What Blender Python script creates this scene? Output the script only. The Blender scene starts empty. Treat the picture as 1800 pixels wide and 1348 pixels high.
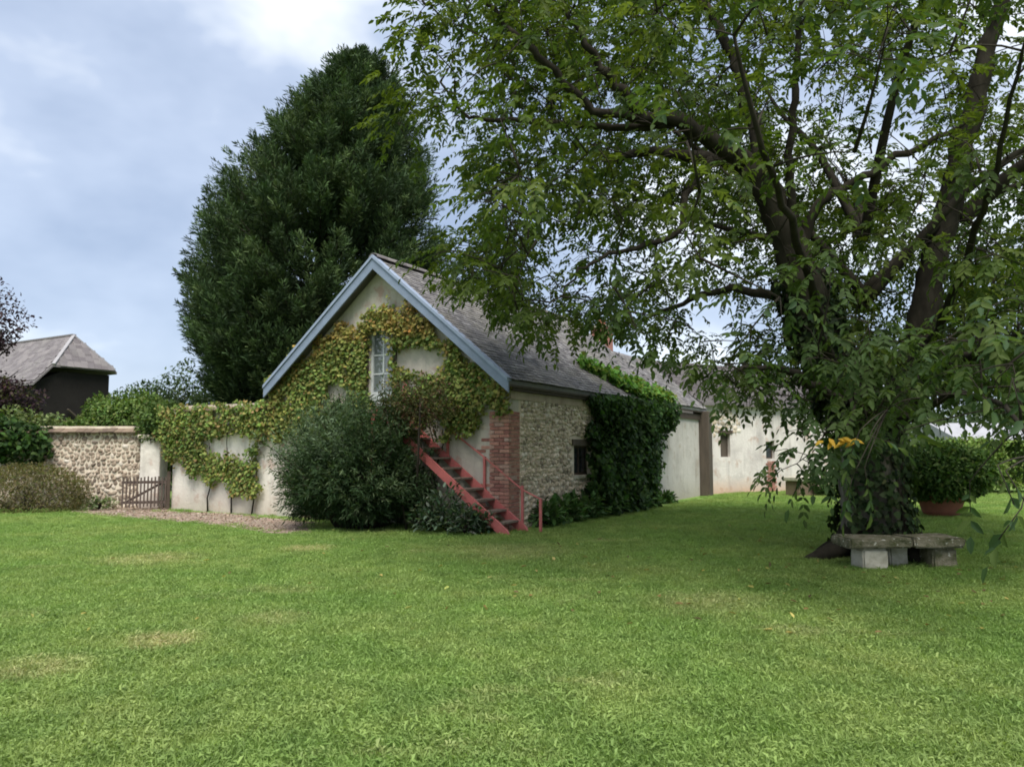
import bpy, bmesh, math, random
import numpy as np
from mathutils import Matrix, Vector
random.seed(7)
R = np.random.RandomState(11)
rad = math.radians
scene = bpy.context.scene
COL = scene.collection

# ---------------------------------------------------------------- camera, sky, sun, exposure
F = 1351.0; CX, CY, HZ = 900.0, 674.0, 788.0          # focal length and horizon of the 1800 px wide photograph
TH = math.atan((HZ - CY) / F); CT, ST = math.cos(TH), math.sin(TH)
EYE = np.array([0, 0, 1.6])
cd = bpy.data.cameras.new('camera'); cam = bpy.data.objects.new('camera', cd); COL.objects.link(cam)
cam.location = EYE; cam.rotation_euler = (math.pi / 2 + TH, 0, 0)
cd.sensor_width = 36; cd.lens = F / 1800 * 36; cd.clip_start = 0.05; cd.clip_end = 1000
scene.camera = cam

SUN_EL, SUN_AZ = 60, 172          # azimuth of the sun, clockwise from +Y: high behind the camera
sd = bpy.data.lights.new('sun', 'SUN'); sun = bpy.data.objects.new('sun', sd); COL.objects.link(sun)
sd.energy = 1.3; sd.angle = rad(34); sd.color = (1, .96, .88)
sv = Vector((math.sin(rad(SUN_AZ)) * math.cos(rad(SUN_EL)), math.cos(rad(SUN_AZ)) * math.cos(rad(SUN_EL)), math.sin(rad(SUN_EL))))
sun.rotation_euler = sv.to_track_quat('Z', 'Y').to_euler(); sun.location = (-6, -12, 20)

w = bpy.data.worlds.new('World'); scene.world = w; w.use_nodes = True
nt = w.node_tree; nt.nodes.clear()
def wn(t, **k):
    n = nt.nodes.new(t)
    for a_, v_ in k.items(): setattr(n, a_, v_)
    return n
out = wn('ShaderNodeOutputWorld'); bg = wn('ShaderNodeBackground'); bg.inputs[1].default_value = .06
sky = wn('ShaderNodeTexSky', sky_type='NISHITA'); sky.sun_disc = False
sky.sun_elevation = rad(SUN_EL); sky.sun_rotation = rad(SUN_AZ)
tc = wn('ShaderNodeTexCoord'); mp = wn('ShaderNodeMapping'); mp.inputs['Scale'].default_value = (1.15, 1.15, 2.0)
mp.inputs['Location'].default_value = (3.3, .7, 1.1)
nz = wn('ShaderNodeTexNoise'); nz.inputs['Scale'].default_value = 1.9; nz.inputs['Detail'].default_value = 5.0; nz.inputs['Roughness'].default_value = .52
cr = wn('ShaderNodeValToRGB'); e = cr.color_ramp.elements
e[0].position = .36; e[0].color = (1.4, 1.74, 2.4, 1)
e[1].position = .6; e[1].color = (3.9, 4.1, 4.3, 1)
m_ = cr.color_ramp.elements.new(.5); m_.color = (2.1, 2.45, 3.1, 1)
mx = wn('ShaderNodeMix', data_type='RGBA'); mx.inputs[0].default_value = .88
L_ = nt.links.new
L_(tc.outputs['Generated'], mp.inputs[0]); L_(mp.outputs[0], nz.inputs[0]); L_(nz.outputs[0], cr.inputs[0])
L_(sky.outputs[0], mx.inputs[6]); L_(cr.outputs[0], mx.inputs[7]); L_(mx.outputs[2], bg.inputs[0]); L_(bg.outputs[0], out.inputs[0])

scene.view_settings.view_transform = 'Standard'; scene.view_settings.look = 'None'
scene.view_settings.gamma = 1; scene.view_settings.use_curve_mapping = False
scene.view_settings.exposure = 2.25
scene.cycles.max_bounces = 6; scene.cycles.transparent_max_bounces = 4
scene.cycles.filter_width = 1.8

# ---------------------------------------------------------------- measuring helpers (photograph pixel -> place)
def ray(px, py):
    u = (px - CX) / F; v = (CY - py) / F
    return np.array([u, CT - v * ST, ST + v * CT])
def G(px, py, z=0):
    d = ray(px, py); return EYE + d * ((z - 1.6) / d[2])
def At(px, py, Y):
    d = ray(px, py); return EYE + d * (Y / d[1])
def projv(P):
    q = np.asarray(P, float) - EYE
    dz = q[:, 1] * CT + q[:, 2] * ST; v = -q[:, 1] * ST + q[:, 2] * CT
    dz = np.where(dz < .05, .05, dz)
    return CX + F * q[:, 0] / dz, CY - F * v / dz, dz
def inpoly(x, y, poly):
    x = np.asarray(x); y = np.asarray(y); r = np.zeros(x.shape, bool); n = len(poly)
    for i in range(n):
        x1, y1 = poly[i]; x2, y2 = poly[(i + 1) % n]
        if y1 == y2: continue
        c = ((y1 > y) != (y2 > y)) & (x < (x2 - x1) * (y - y1) / (y2 - y1) + x1)
        r ^= c
    return r
def nrm(v):
    return v / (np.linalg.norm(v, axis=-1, keepdims=True) + 1e-9)

BD = ray(1690, 788); BD[2] = 0; BD /= np.linalg.norm(BD)      # along the long wall, away
AD = np.array([-BD[1], BD[0], 0])                             # along the gable, to the left
C0 = G(896, 932)                                              # the barn's near corner
def onG(px, py, off=0):
    d = ray(px, py); t = ((C0 - BD * off - EYE) @ BD) / (d @ BD); p = EYE + d * t - C0
    return p @ AD, p[2]
def onW(px, py, off=0):
    d = ray(px, py); t = ((C0 - AD * off - EYE) @ AD) / (d @ AD); p = EYE + d * t - C0
    return p @ BD, p[2]
def BL(x, y, z): return C0 + BD * x + AD * y + np.array([0, 0, z])
BARN_RZ = math.atan2(BD[1], BD[0])

# ---------------------------------------------------------------- materials
class NB:
    def __init__(s, name):
        s.m = bpy.data.materials.new(name); s.m.use_nodes = True; s.t = s.m.node_tree; s.t.nodes.clear()
        s.out = s.n('ShaderNodeOutputMaterial'); s.geo = s.n('ShaderNodeNewGeometry')
    def n(s, t, **k):
        x = s.t.nodes.new(t)
        for a_, v_ in k.items(): setattr(x, a_, v_)
        return x
    def l(s, a_, b_): s.t.links.new(a_, b_)
    def noise(s, scale, detail=3, rough=.55, stretch=None, lo=.4, hi=.6, off=0):
        src = s.geo.outputs['Position']
        mpn = s.n('ShaderNodeMapping'); s.l(src, mpn.inputs[0])
        mpn.inputs['Scale'].default_value = stretch or (1, 1, 1); mpn.inputs['Location'].default_value = (off, off * 1.7, off * .6)
        x = s.n('ShaderNodeTexNoise'); x.inputs['Scale'].default_value = scale; x.inputs['Detail'].default_value = detail
        x.inputs['Roughness'].default_value = rough; s.l(mpn.outputs[0], x.inputs[0])
        r = s.n('ShaderNodeMapRange'); r.inputs[1].default_value = lo; r.inputs[2].default_value = hi; s.l(x.outputs[0], r.inputs[0])
        return r.outputs[0], x.outputs[0]
    def mix(s, f, a_, b_, mode='MIX'):
        x = s.n('ShaderNodeMix', data_type='RGBA', blend_type=mode)
        for i, v in ((0, f), (6, a_), (7, b_)):
            if isinstance(v, (int, float)): x.inputs[i].default_value = v
            elif isinstance(v, tuple): x.inputs[i].default_value = (*v, 1)
            else: s.l(v, x.inputs[i])
        return x.outputs[2]
    def math(s, op, a_, b_=None):
        x = s.n('ShaderNodeMath', operation=op)
        for i, v in ((0, a_), (1, b_)):
            if v is None: continue
            if isinstance(v, (int, float)): x.inputs[i].default_value = v
            else: s.l(v, x.inputs[i])
        return x.outputs[0]
    def rnd(s):
        oi = s.n('ShaderNodeObjectInfo')
        return s.math('FRACT', s.math('ADD', s.geo.outputs['Random Per Island'], oi.outputs['Random']))
    def ramp(s, f, stops):
        x = s.n('ShaderNodeValToRGB'); el = x.color_ramp.elements
        while len(el) < len(stops): el.new(.5)
        for i, (p, c) in enumerate(stops): el[i].position = p; el[i].color = (*c, 1)
        s.l(f, x.inputs[0]); return x.outputs[0]
    def bump(s, h, strength=.4, dist=.02):
        x = s.n('ShaderNodeBump'); x.inputs['Strength'].default_value = strength; x.inputs['Distance'].default_value = dist
        s.l(h, x.inputs['Height']); return x.outputs[0]
    def done(s, col, rough=.85, normal=None, spec=.3, metal=0):
        p = s.n('ShaderNodeBsdfPrincipled')
        if isinstance(col, tuple): p.inputs['Base Color'].default_value = (*col, 1)
        else: s.l(col, p.inputs['Base Color'])
        if isinstance(rough, (int, float)): p.inputs['Roughness'].default_value = rough
        else: s.l(rough, p.inputs['Roughness'])
        p.inputs['Specular IOR Level'].default_value = spec; p.inputs['Metallic'].default_value = metal
        if normal is not None: s.l(normal, p.inputs['Normal'])
        s.l(p.outputs[0], s.out.inputs[0]); return s.m

def m_foliage(name, rough=.55, trans=.3, spec=.3):
    b = NB(name); at = b.n('ShaderNodeAttribute', attribute_name='tint')
    p = b.n('ShaderNodeBsdfPrincipled'); b.l(at.outputs['Color'], p.inputs['Base Color'])
    p.inputs['Roughness'].default_value = rough; p.inputs['Specular IOR Level'].default_value = spec
    tr = b.n('ShaderNodeBsdfTranslucent'); b.l(b.mix(1.0, at.outputs['Color'], (1.25, 1.3, .6), 'MULTIPLY'), tr.inputs[0])
    ms = b.n('ShaderNodeMixShader'); ms.inputs[0].default_value = trans
    b.l(p.outputs[0], ms.inputs[1]); b.l(tr.outputs[0], ms.inputs[2]); b.l(ms.outputs[0], b.out.inputs[0]); return b.m
M = {}
M['leaf'] = m_foliage('leaf', .62, .32, .14)
M['walnut_leaf'] = m_foliage('walnut_leaf', .62, .45, .14)
M['needle'] = m_foliage('needle', .7, .12, .15)
def m_stone(name, stops, mortar_scale=30):
    b = NB(name); c = b.ramp(b.rnd(), stops)
    n1, r1 = b.noise(mortar_scale, 4, .6, lo=.3, hi=.7); c = b.mix(n1, b.mix(1.0, c, (.6, .58, .56), 'MULTIPLY'), c)
    n2, _ = b.noise(1.3, 3, lo=.5, hi=.75, off=5); c = b.mix(b.math('MULTIPLY', n2, .3), c, (.16, .145, .1))
    return b.done(c, .8, b.bump(r1, .5, .01))
M['flint'] = m_stone('flint', [(0, (.26, .215, .17)), (.2, (.45, .385, .3)), (.5, (.6, .505, .385)), (.8, (.7, .6, .475)), (1, (.8, .75, .66))])
M['rubble'] = m_stone('rubble', [(0, (.17, .13, .105)), (.3, (.31, .24, .18)), (.6, (.43, .345, .27)), (.88, (.52, .43, .345)), (1, (.74, .68, .6))])
M['brick'] = m_stone('brick', [(0, (.27, .12, .1)), (.3, (.38, .17, .135)), (.65, (.44, .21, .165)), (.9, (.48, .27, .21)), (1, (.46, .33, .28))])
def m_plaster(name, base, c2, c3, stain=.5, low=None):
    b = NB(name)
    n1, r1 = b.noise(1.1, 5, .65, lo=.45, hi=.65); n2, r2 = b.noise(2.6, 4, .6, lo=.56, hi=.66, off=4)
    n3, r3 = b.noise(14, 4, .7, lo=.3, hi=.7, off=2)
    n4, _ = b.noise(3.2, 4, .6, stretch=(1, 1, .14), lo=.5, hi=.72, off=9)
    c = b.mix(b.math('MULTIPLY', n1, stain), base, c2); c = b.mix(b.math('MULTIPLY', n2, .8), c, c3)
    c = b.mix(b.math('MULTIPLY', n4, .45), c, tuple(x * .5 for x in c2))
    c = b.mix(b.math('MULTIPLY', n3, .3), c, tuple(x * .7 for x in base))
    if low:                                                    # splash and rising damp at the wall foot
        sp = b.n('ShaderNodeSeparateXYZ'); b.l(b.geo.outputs['Position'], sp.inputs[0])
        mr = b.n('ShaderNodeMapRange'); mr.inputs[1].default_value = .9; mr.inputs[2].default_value = 0; b.l(b.math('ADD', sp.outputs[2], b.math('MULTIPLY', r1, .8)), mr.inputs[0])
        mr.inputs[1].default_value = 1.0; mr.inputs[2].default_value = .35
        c = b.mix(b.math('MULTIPLY', mr.outputs[0], .75), c, low)
    hh = b.math('ADD', b.math('MULTIPLY', r3, .6), r2)
    return b.done(c, .92, b.bump(hh, .6, .03))
M['plaster'] = m_plaster('gable_render', (.47, .43, .37), (.33, .29, .26), (.36, .22, .18))
M['white'] = m_plaster('limewash', (.72, .67, .6), (.46, .42, .37), (.47, .33, .27), .85, (.42, .33, .27))
M['cottage'] = m_plaster('cottage_limewash', (.62, .58, .54), (.4, .365, .345), (.42, .3, .24), .8, (.46, .26, .16))
M['panel'] = m_plaster('panel_render', (.52, .49, .45), (.36, .335, .3), (.38, .33, .27), .75, (.35, .31, .25))
M['mortar'] = m_plaster('mortar', (.62, .54, .43), (.5, .43, .34), (.42, .34, .27), .5)
M['band'] = m_plaster('eaves_band', (.4, .325, .24), (.27, .215, .155), (.3, .22, .16), .7)
M['darkwall'] = m_plaster('dark_boarding', (.012, .01, .009), (.02, .017, .015), (.008, .007, .006))
def m_tile(name, stops, lichen, mossc):
    b = NB(name); c = b.ramp(b.rnd(), stops)
    n1, r1 = b.noise(.8, 5, .7, lo=.48, hi=.68); c = b.mix(b.math('MULTIPLY', n1, .6), c, lichen)
    n2, _ = b.noise(7, 4, .7, lo=.55, hi=.7, off=3); c = b.mix(b.math('MULTIPLY', n2, .6), c, mossc)
    n3, r3 = b.noise(40, 3, .6, lo=.3, hi=.7)
    return b.done(c, .85, b.bump(r3, .4, .01))
M['tile'] = m_tile('roof_tile', [(0, (.075, .07, .072)), (.4, (.13, .122, .124)), (.8, (.18, .17, .172)), (1, (.25, .24, .24))], (.2, .185, .155), (.26, .25, .21))
M['slate'] = m_tile('slate', [(0, (.12, .105, .11)), (.5, (.155, .14, .145)), (1, (.2, .18, .18))], (.19, .18, .17), (.14, .13, .12))
M['tile_red'] = m_tile('coping_tile', [(0, (.08, .055, .042)), (.5, (.135, .095, .068)), (1, (.19, .14, .1))], (.2, .16, .1), (.17, .17, .08))
def m_plain(name, base, c2, scale=6, rough=.6, stretch=None, spec=.3, amt=.6):
    b = NB(name); n1, r1 = b.noise(scale, 5, .65, stretch=stretch, lo=.4, hi=.65)
    return b.done(b.mix(b.math('MULTIPLY', n1, amt), base, c2), rough, b.bump(r1, .25, .01), spec)
M['blue'] = m_plain('blue_grey_paint', (.19, .235, .32), (.15, .18, .24), 5)
M['bluelight'] = m_plain('pale_blue_paint', (.25, .3, .4), (.2, .24, .31), 5)
M['red'] = m_plain('red_paint', (.46, .13, .12), (.3, .095, .085), 9, .5)
M['tread'] = m_plain('worn_tread', (.16, .12, .1), (.25, .2, .16), 12, .8)
M['wood'] = m_plain('weathered_wood', (.085, .068, .052), (.045, .037, .03), 8, .85, (1, 1, .15))
M['darkwood'] = m_plain('dark_wood', (.055, .04, .03), (.09, .065, .05), 8, .85)
M['gatewood'] = m_plain('gate_wood', (.07, .05, .042), (.11, .085, .07), 10, .85)
M['frame'] = m_plain('pale_frame_paint', (.5, .53, .53), (.38, .4, .4), 10, .6)
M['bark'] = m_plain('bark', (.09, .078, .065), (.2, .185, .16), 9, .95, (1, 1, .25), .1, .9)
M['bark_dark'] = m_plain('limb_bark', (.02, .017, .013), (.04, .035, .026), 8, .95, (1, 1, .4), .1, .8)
M['twig'] = m_plain('twig_bark', (.026, .022, .017), (.05, .044, .034), 8, .95, None, .1)
M['benchstone'] = m_plain('mossy_stone', (.19, .175, .135), (.075, .08, .045), 7, .95, None, .1, 1)
bq = NB('mossy_bench'); q1, w1 = bq.noise(7, 5, .65, lo=.4, hi=.65); q2, _ = bq.noise(17, 2, .5, lo=.64, hi=.7, off=3); q3, w3 = bq.noise(40, 3, .6, lo=.3, hi=.7)
cq = bq.mix(q1, (.2, .18, .13), (.07, .075, .035)); cq = bq.mix(bq.math('MULTIPLY', q2, .85), cq, (.5, .49, .43)); M['benchstone'] = bq.done(cq, .95, bq.bump(bq.math('ADD', w1, w3), .7, .03), .1)
M['legstone'] = m_plain('pale_stone', (.46, .43, .36), (.25, .24, .18), 6, .95, None, .1, .8)
M['terracotta'] = m_plain('terracotta', (.25, .095, .06), (.17, .075, .05), 8, .85)
M['paleroof'] = m_plain('pale_sheet_roof', (.33, .33, .35), (.25, .25, .27), 2, .6)
M['flash'] = m_plain('lead_flashing', (.3, .29, .3), (.22, .21, .22), 4)
b = NB('window_glass'); M['glass'] = b.done((.03, .035, .04), .08, None, .6)
b = NB('door_glass'); M['doorglass'] = b.done((.12, .14, .14), .06, None, 1.0)
b = NB('opening_dark'); M['dark'] = b.done((.02, .018, .016), .9)
b = NB('gravel'); n1, r1 = b.noise(3, 4, lo=.4, hi=.65); n2, r2 = b.noise(60, 3, .7, lo=.35, hi=.65)
c = b.mix(n1, (.25, .18, .14), (.17, .13, .095)); c = b.mix(b.math('MULTIPLY', n2, .6), c, (.36, .29, .23)); M['gravel'] = b.done(c, .95, b.bump(r2, .6, .02))

def lawn_colour(b, dark=1.0):
    n1, _ = b.noise(.55, 4, .6, lo=.38, hi=.64); n2, _ = b.noise(2.3, 4, .6, lo=.42, hi=.66, off=3)
    n3, _ = b.noise(1.0, 5, .68, stretch=(.6, 1.3, 1), lo=.6, hi=.74, off=7); n4, _ = b.noise(9, 3, .6, lo=.35, hi=.65, off=1)
    c = b.mix(n1, (.18, .3, .07), (.265, .345, .105))
    c = b.mix(b.math('MULTIPLY', n2, .65), c, (.13, .23, .055))
    c = b.mix(b.math('MULTIPLY', n4, .35), c, (.24, .345, .115))
    c = b.mix(b.math('MULTIPLY', n3, .55), c, (.37, .37, .18))
    for px, py, r, s_ in ((285, 1130, .42, .8), (540, 965, .6, .7), (260, 985, 1.0, .5), (900, 970, 1.3, .4), (60, 1180, .5, .5), (480, 1090, .5, .35), (1250, 1060, .9, .35)):
        g = G(px, py); vd = b.n('ShaderNodeVectorMath', operation='DISTANCE'); b.l(b.geo.outputs['Position'], vd.inputs[0]); vd.inputs[1].default_value = tuple(g)
        mr = b.n('ShaderNodeMapRange', interpolation_type='SMOOTHSTEP'); mr.inputs[1].default_value = r; mr.inputs[2].default_value = r * .2; b.l(vd.outputs[1], mr.inputs[0])
        f_ = b.math('MULTIPLY', b.math('MULTIPLY', mr.outputs[0], s_), b.math('ADD', n4, .35))
        c = b.mix(f_, c, (.45, .42, .22))                      # worn, dry spots of the lawn
    return c
b = NB('lawn'); c = lawn_colour(b); n5, r5 = b.noise(45, 3, .7, lo=.3, hi=.7); c = b.mix(b.math('MULTIPLY', n5, .5), c, (.05, .075, .02))
M['lawn'] = b.done(c, .9, b.bump(r5, .8, .03), .1)
b = NB('grass_blade'); c = lawn_colour(b); oi = b.n('ShaderNodeObjectInfo')
rr_ = b.math('ADD', b.math('MULTIPLY', b.geo.outputs['Random Per Island'], .5), b.math('MULTIPLY', oi.outputs['Random'], .5))
c2 = b.mix(rr_, b.mix(1.0, c, (.6, .62, .58), 'MULTIPLY'), b.mix(1.0, c, (1.5, 1.38, 1.5), 'MULTIPLY'))
p = b.n('ShaderNodeBsdfPrincipled'); b.l(c2, p.inputs['Base Color']); p.inputs['Roughness'].default_value = .6; p.inputs['Specular IOR Level'].default_value = .2
tr = b.n('ShaderNodeBsdfTranslucent'); b.l(b.mix(1.0, c2, (1.2, 1.25, .7), 'MULTIPLY'), tr.inputs[0])
ms = b.n('ShaderNodeMixShader'); ms.inputs[0].default_value = .42; b.l(p.outputs[0], ms.inputs[1]); b.l(tr.outputs[0], ms.inputs[2]); b.l(ms.outputs[0], b.out.inputs[0])
M['grass'] = b.m

# ---------------------------------------------------------------- object helpers
MW = {}                                                        # world matrix of every root
def tag(o, label=None, cat=None, group=None, kind=None):
    if label: o['label'] = label
    if cat: o['category'] = cat
    if group: o['group'] = group
    if kind: o['kind'] = kind
    return o
def thing(name, loc, label, cat, group=None, rz=0):
    o = bpy.data.objects.new(name, None); COL.objects.link(o); o.empty_display_size = .2
    o.location = tuple(loc); o.rotation_euler = (0, 0, rz)
    MW[o.name] = Matrix.Translation(Vector(loc)) @ Matrix.Rotation(rz, 4, 'Z')
    return tag(o, label, cat, group)
def inv_of(parent):
    while parent is not None and parent.parent is not None: parent = parent.parent
    return np.array((MW[parent.name] if parent is not None else Matrix.Identity(4)).inverted())
def link(name, me, mat, parent, kind=None):
    o = bpy.data.objects.new(name, me); COL.objects.link(o)
    if parent is not None: o.parent = parent
    if mat is not None and not me.materials: me.materials.append(mat)
    if kind: o['kind'] = kind
    return o
class MB:
    """collects boxes, prisms and tubes; vertices are in the root's own space"""
    def __init__(s): s.v = []; s.f = []
    def add(s, vs, fs):
        o = len(s.v); s.v += [tuple(map(float, x)) for x in vs]; s.f += [tuple(i + o for i in f) for f in fs]
    def box(s, x0, x1, y0, y1, z0, z1):
        s.add([(x0, y0, z0), (x1, y0, z0), (x1, y1, z0), (x0, y1, z0), (x0, y0, z1), (x1, y0, z1), (x1, y1, z1), (x0, y1, z1)],
              [(0, 3, 2, 1), (4, 5, 6, 7), (0, 1, 5, 4), (1, 2, 6, 5), (2, 3, 7, 6), (3, 0, 4, 7)])
    def prism(s, poly, vec):
        n = len(poly); v = np.array(poly, float); vv = v + np.array(vec, float)
        s.add(list(v) + list(vv), [tuple(range(n))[::-1], tuple(range(n, 2 * n))] + [(i, (i + 1) % n, (i + 1) % n + n, i + n) for i in range(n)])
    def bar(s, p, q, wd, dp, up=(0, 0, 1)):
        p = np.array(p, float); q = np.array(q, float); d = nrm(q - p); sd_ = nrm(np.cross(d, np.array(up, float))); u = np.cross(sd_, d)
        a_ = sd_ * wd / 2; b_ = u * dp / 2
        s.prism([p - a_ - b_, p + a_ - b_, p + a_ + b_, p - a_ + b_], q - p)
    def tube(s, pts, rr, n=8, wob=0):
        pts = np.array(pts, float); m = len(pts); vs = []; u = np.array([.31, .17, .93])
        for i in range(m):
            d = nrm(pts[min(i + 1, m - 1)] - pts[max(i - 1, 0)]); x = nrm(np.cross(d, u)) if abs(d @ u) < .99 else nrm(np.cross(d, [1, 0, 0])); y = np.cross(d, x)
            for k in range(n):
                t = 2 * math.pi * k / n; r_ = rr[i] * (1 + wob * R.uniform(-1, 1)); vs.append(pts[i] + r_ * (math.cos(t) * x + math.sin(t) * y))
        fs = [(i * n + k, i * n + (k + 1) % n, (i + 1) * n + (k + 1) % n, (i + 1) * n + k) for i in range(m - 1) for k in range(n)]
        fs += [tuple(range(n))[::-1], tuple(range((m - 1) * n, m * n))]
        s.add(vs, fs)
    def mesh(s, name, smooth=False):
        me = bpy.data.meshes.new(name); me.from_pydata(s.v, [], s.f)
        bm = bmesh.new(); bm.from_mesh(me); bmesh.ops.recalc_face_normals(bm, faces=bm.faces); bm.to_mesh(me); bm.free()
        if smooth: me.polygons.foreach_set('use_smooth', [True] * len(me.polygons))
        return me
    def build(s, name, mat, parent, smooth=False, kind=None, bevel=0):
        o = link(name, s.mesh(name, smooth), mat, parent, kind)
        if bevel:
            b_ = o.modifiers.new('bevel', 'BEVEL'); b_.width = bevel; b_.segments = 2; b_.limit_method = 'ANGLE'
        return o
def np_mesh(name, V, faces, tint=None):
    """V (n,3); faces: (m,k) int array"""
    me = bpy.data.meshes.new(name); V = np.asarray(V, np.float32); m, k = faces.shape
    me.vertices.add(len(V)); me.vertices.foreach_set('co', V.ravel())
    me.loops.add(m * k); me.loops.foreach_set('vertex_index', faces.astype(np.int32).ravel())
    me.polygons.add(m); me.polygons.foreach_set('loop_start', np.arange(0, m * k, k, dtype=np.int32))
    me.update(calc_edges=True)
    if tint is not None:
        at = me.attributes.new('tint', 'FLOAT_COLOR', 'POINT'); at.data.foreach_set('color', np.asarray(tint, np.float32).ravel())
    return me
TPL = {   # along, side, normal
    'leaf': (np.array([(0, 0, 0), (.3, .5, .07), (.72, .36, .03), (1, 0, -.1), (.72, -.36, .03), (.3, -.5, .07)]), np.array([(0, 1, 2, 3), (0, 3, 4, 5)])),
    'diamond': (np.array([(0, 0, 0), (.45, .5, .06), (1, 0, -.06), (.45, -.5, .06)]), np.array([(0, 1, 2, 3)])),
    'blade': (np.array([(0, .12, 0), (.55, .5, .1), (1, 0, 0), (0, -.12, 0)]), np.array([(0, 1, 2, 3)])),
    'vine': (np.array([(0, 0, 0), (.12, .55, .04), (.62, .42, -.02), (1, 0, -.14), (.62, -.42, -.02), (.12, -.55, .04)]), np.array([(0, 1, 2, 3), (0, 3, 4, 5)])),
}
def leaf_mesh(name, P, D, N, Ln, Wd, Cc, tpl, inv=None):
    T, Fc = TPL[tpl]; n = len(P); k = len(T)
    D = nrm(D); S = nrm(np.cross(N, D)); N2 = np.cross(D, S)
    V = P[:, None, :] + (T[None, :, 0, None] * Ln[:, None, None]) * D[:, None, :] + (T[None, :, 1, None] * Wd[:, None, None]) * S[:, None, :] + (T[None, :, 2, None] * Ln[:, None, None]) * N2[:, None, :]
    V = V.reshape(-1, 3)
    if inv is not None: V = V @ inv[:3, :3].T + inv[:3, 3]
    fc = (np.arange(n)[:, None, None] * k + Fc[None]).reshape(-1, Fc.shape[1])
    ti = np.ones((n * k, 4)); ti[:, :3] = np.repeat(np.clip(Cc, 0.004, 1), k, axis=0)
    return np_mesh(name, V, fc, ti)
def leaves(name, P, D, N, Ln, Wd, Cc, parent, tpl='diamond', mat='leaf', kind='stuff'):
    return link(name, leaf_mesh(name, P, D, N, Ln, Wd, Cc, tpl, inv_of(parent)), M[mat], parent, kind)
def rdir(n): return nrm(R.normal(size=(n, 3)))
def tints(n, cols, jit=.18, w_=None, clump=None):
    """leaf colours drawn from a palette, each a little different"""
    cols = np.array(cols); i = R.choice(len(cols), n, p=w_); c = cols[i] * (1 + R.normal(size=(n, 1)) * jit) * (1 + R.normal(size=(n, 3)) * jit * .35)
    if clump is not None: c = c * clump[:, None]
    return np.clip(c, .004, .9)
def lump(P, sc, seed):
    r_ = np.random.RandomState(seed); t = np.zeros(len(P))
    for k in range(7):
        v = nrm(r_.normal(size=3)) * sc * r_.uniform(.6, 2.2); t += np.sin(P @ v + r_.uniform(0, 6.28)) / (1 + .25 * k)
    return t / 3.2
SEED = [100]
def dome_leaves(name, parent, c, rxyz, n, ls, cols, tpl='diamond', asp=.5, lumps=.16, lsc=2.2, zmin=-.99, shell=.3, w_=None, mat='leaf', droop=.25, cut=None):
    """leaf-sized faces through the outer volume of a lumpy crown"""
    SEED[0] += 1
    u = rdir(int(n * 1.15)); u = u[u[:, 2] > zmin][:n]; rx = np.array(rxyz, float); n = len(u)
    rr = 1 + lumps * lump(u * rx, lsc, SEED[0]) + .5 * lumps * lump(u * rx, lsc * 3, SEED[0] + 50)
    dpt = np.abs(R.normal(size=n)) * shell
    P = np.array(c) + u * rx * (rr * np.clip(1 - dpt, .15, 1))[:, None]
    if cut is not None: keep = cut(P)
    else: keep = P[:, 2] > .01
    P, u = P[keep], u[keep]; n = len(P)
    D = nrm(u * .55 + rdir(n) * .8 + np.array([0, 0, -droop])); N = nrm(u * .5 + rdir(n) * .6 + np.array([0, 0, .5]))
    Ln = ls * R.uniform(.65, 1.35, n)
    cl = 1 + .22 * lump(P, lsc * 1.3, SEED[0] + 9)
    return leaves(name, P, D, N, Ln, Ln * asp, tints(n, cols, .17, w_, cl), parent, tpl, mat)
def stems(name, parent, c, rxyz, k, r0=.03, mat='twig'):
    iv = inv_of(parent); mb = MB(); c = np.array(c, float); rx = np.array(rxyz)
    for i in range(k):
        u = rdir(1)[0]; u[2] = abs(u[2]) * .6; b0 = np.array([c[0] + u[0] * rx[0] * .2, c[1] + u[1] * rx[1] * .2, 0.0]); e_ = c + u * rx * .85
        pts = [b0, b0 * .6 + e_ * .4 + np.array([0, 0, .12 * rx[2]]), e_]
        mb.tube([iv[:3, :3] @ p_ + iv[:3, 3] for p_ in pts], [r0, r0 * .7, r0 * .25], 5)
    return mb.build(name, M[mat], parent, True)
def bush(name, label, cat, c, rxyz, n, ls, cols, group=None, k=7, **kw):
    o = thing(name, (c[0], c[1], 0), label, cat, group)
    stems('stem', o, c, rxyz, k); dome_leaves('foliage', o, c, rxyz, n, ls, cols, **kw); return o

def pieces(name, rest, variants, mats, parent, mat, limit=300):
    """alike pieces (4x4 matrices in the root's space): the ones that show largest as objects, the others joined"""
    root = parent
    while root.parent is not None: root = root.parent
    mats = np.array(mats); Wm = np.array(MW[root.name])
    P = mats[:, :3, 3] @ Wm[:3, :3].T + Wm[:3, 3]; px, py, dz = projv(P)
    key = dz + np.where((px < -20) | (px > 1820) | (py < -20) | (py > 1370), 50, 0)
    order = np.argsort(key); pick = order[:limit]; others = order[limit:]
    for me in variants:
        if not me.materials: me.materials.append(mat)
    for j in pick:
        o = bpy.data.objects.new(name, variants[int(j) % len(variants)]); COL.objects.link(o); o.parent = parent; o.matrix_local = Matrix(mats[j].tolist())
    if len(others):
        V = []; Fq = []; off = 0
        dat = []
        for me in variants:
            v = np.array([x.co[:] for x in me.vertices]); f_ = [tuple(p_.vertices) for p_ in me.polygons]; dat.append((v, f_))
        for j in others:
            v, f_ = dat[int(j) % len(variants)]; V.append(v @ mats[j][:3, :3].T + mats[j][:3, 3]); Fq += [tuple(i + off for i in q) for q in f_]; off += len(v)
        me = bpy.data.meshes.new(rest); me.from_pydata(np.concatenate(V).tolist(), [], Fq)
        link(rest, me, mat, parent, 'stuff')
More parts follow.
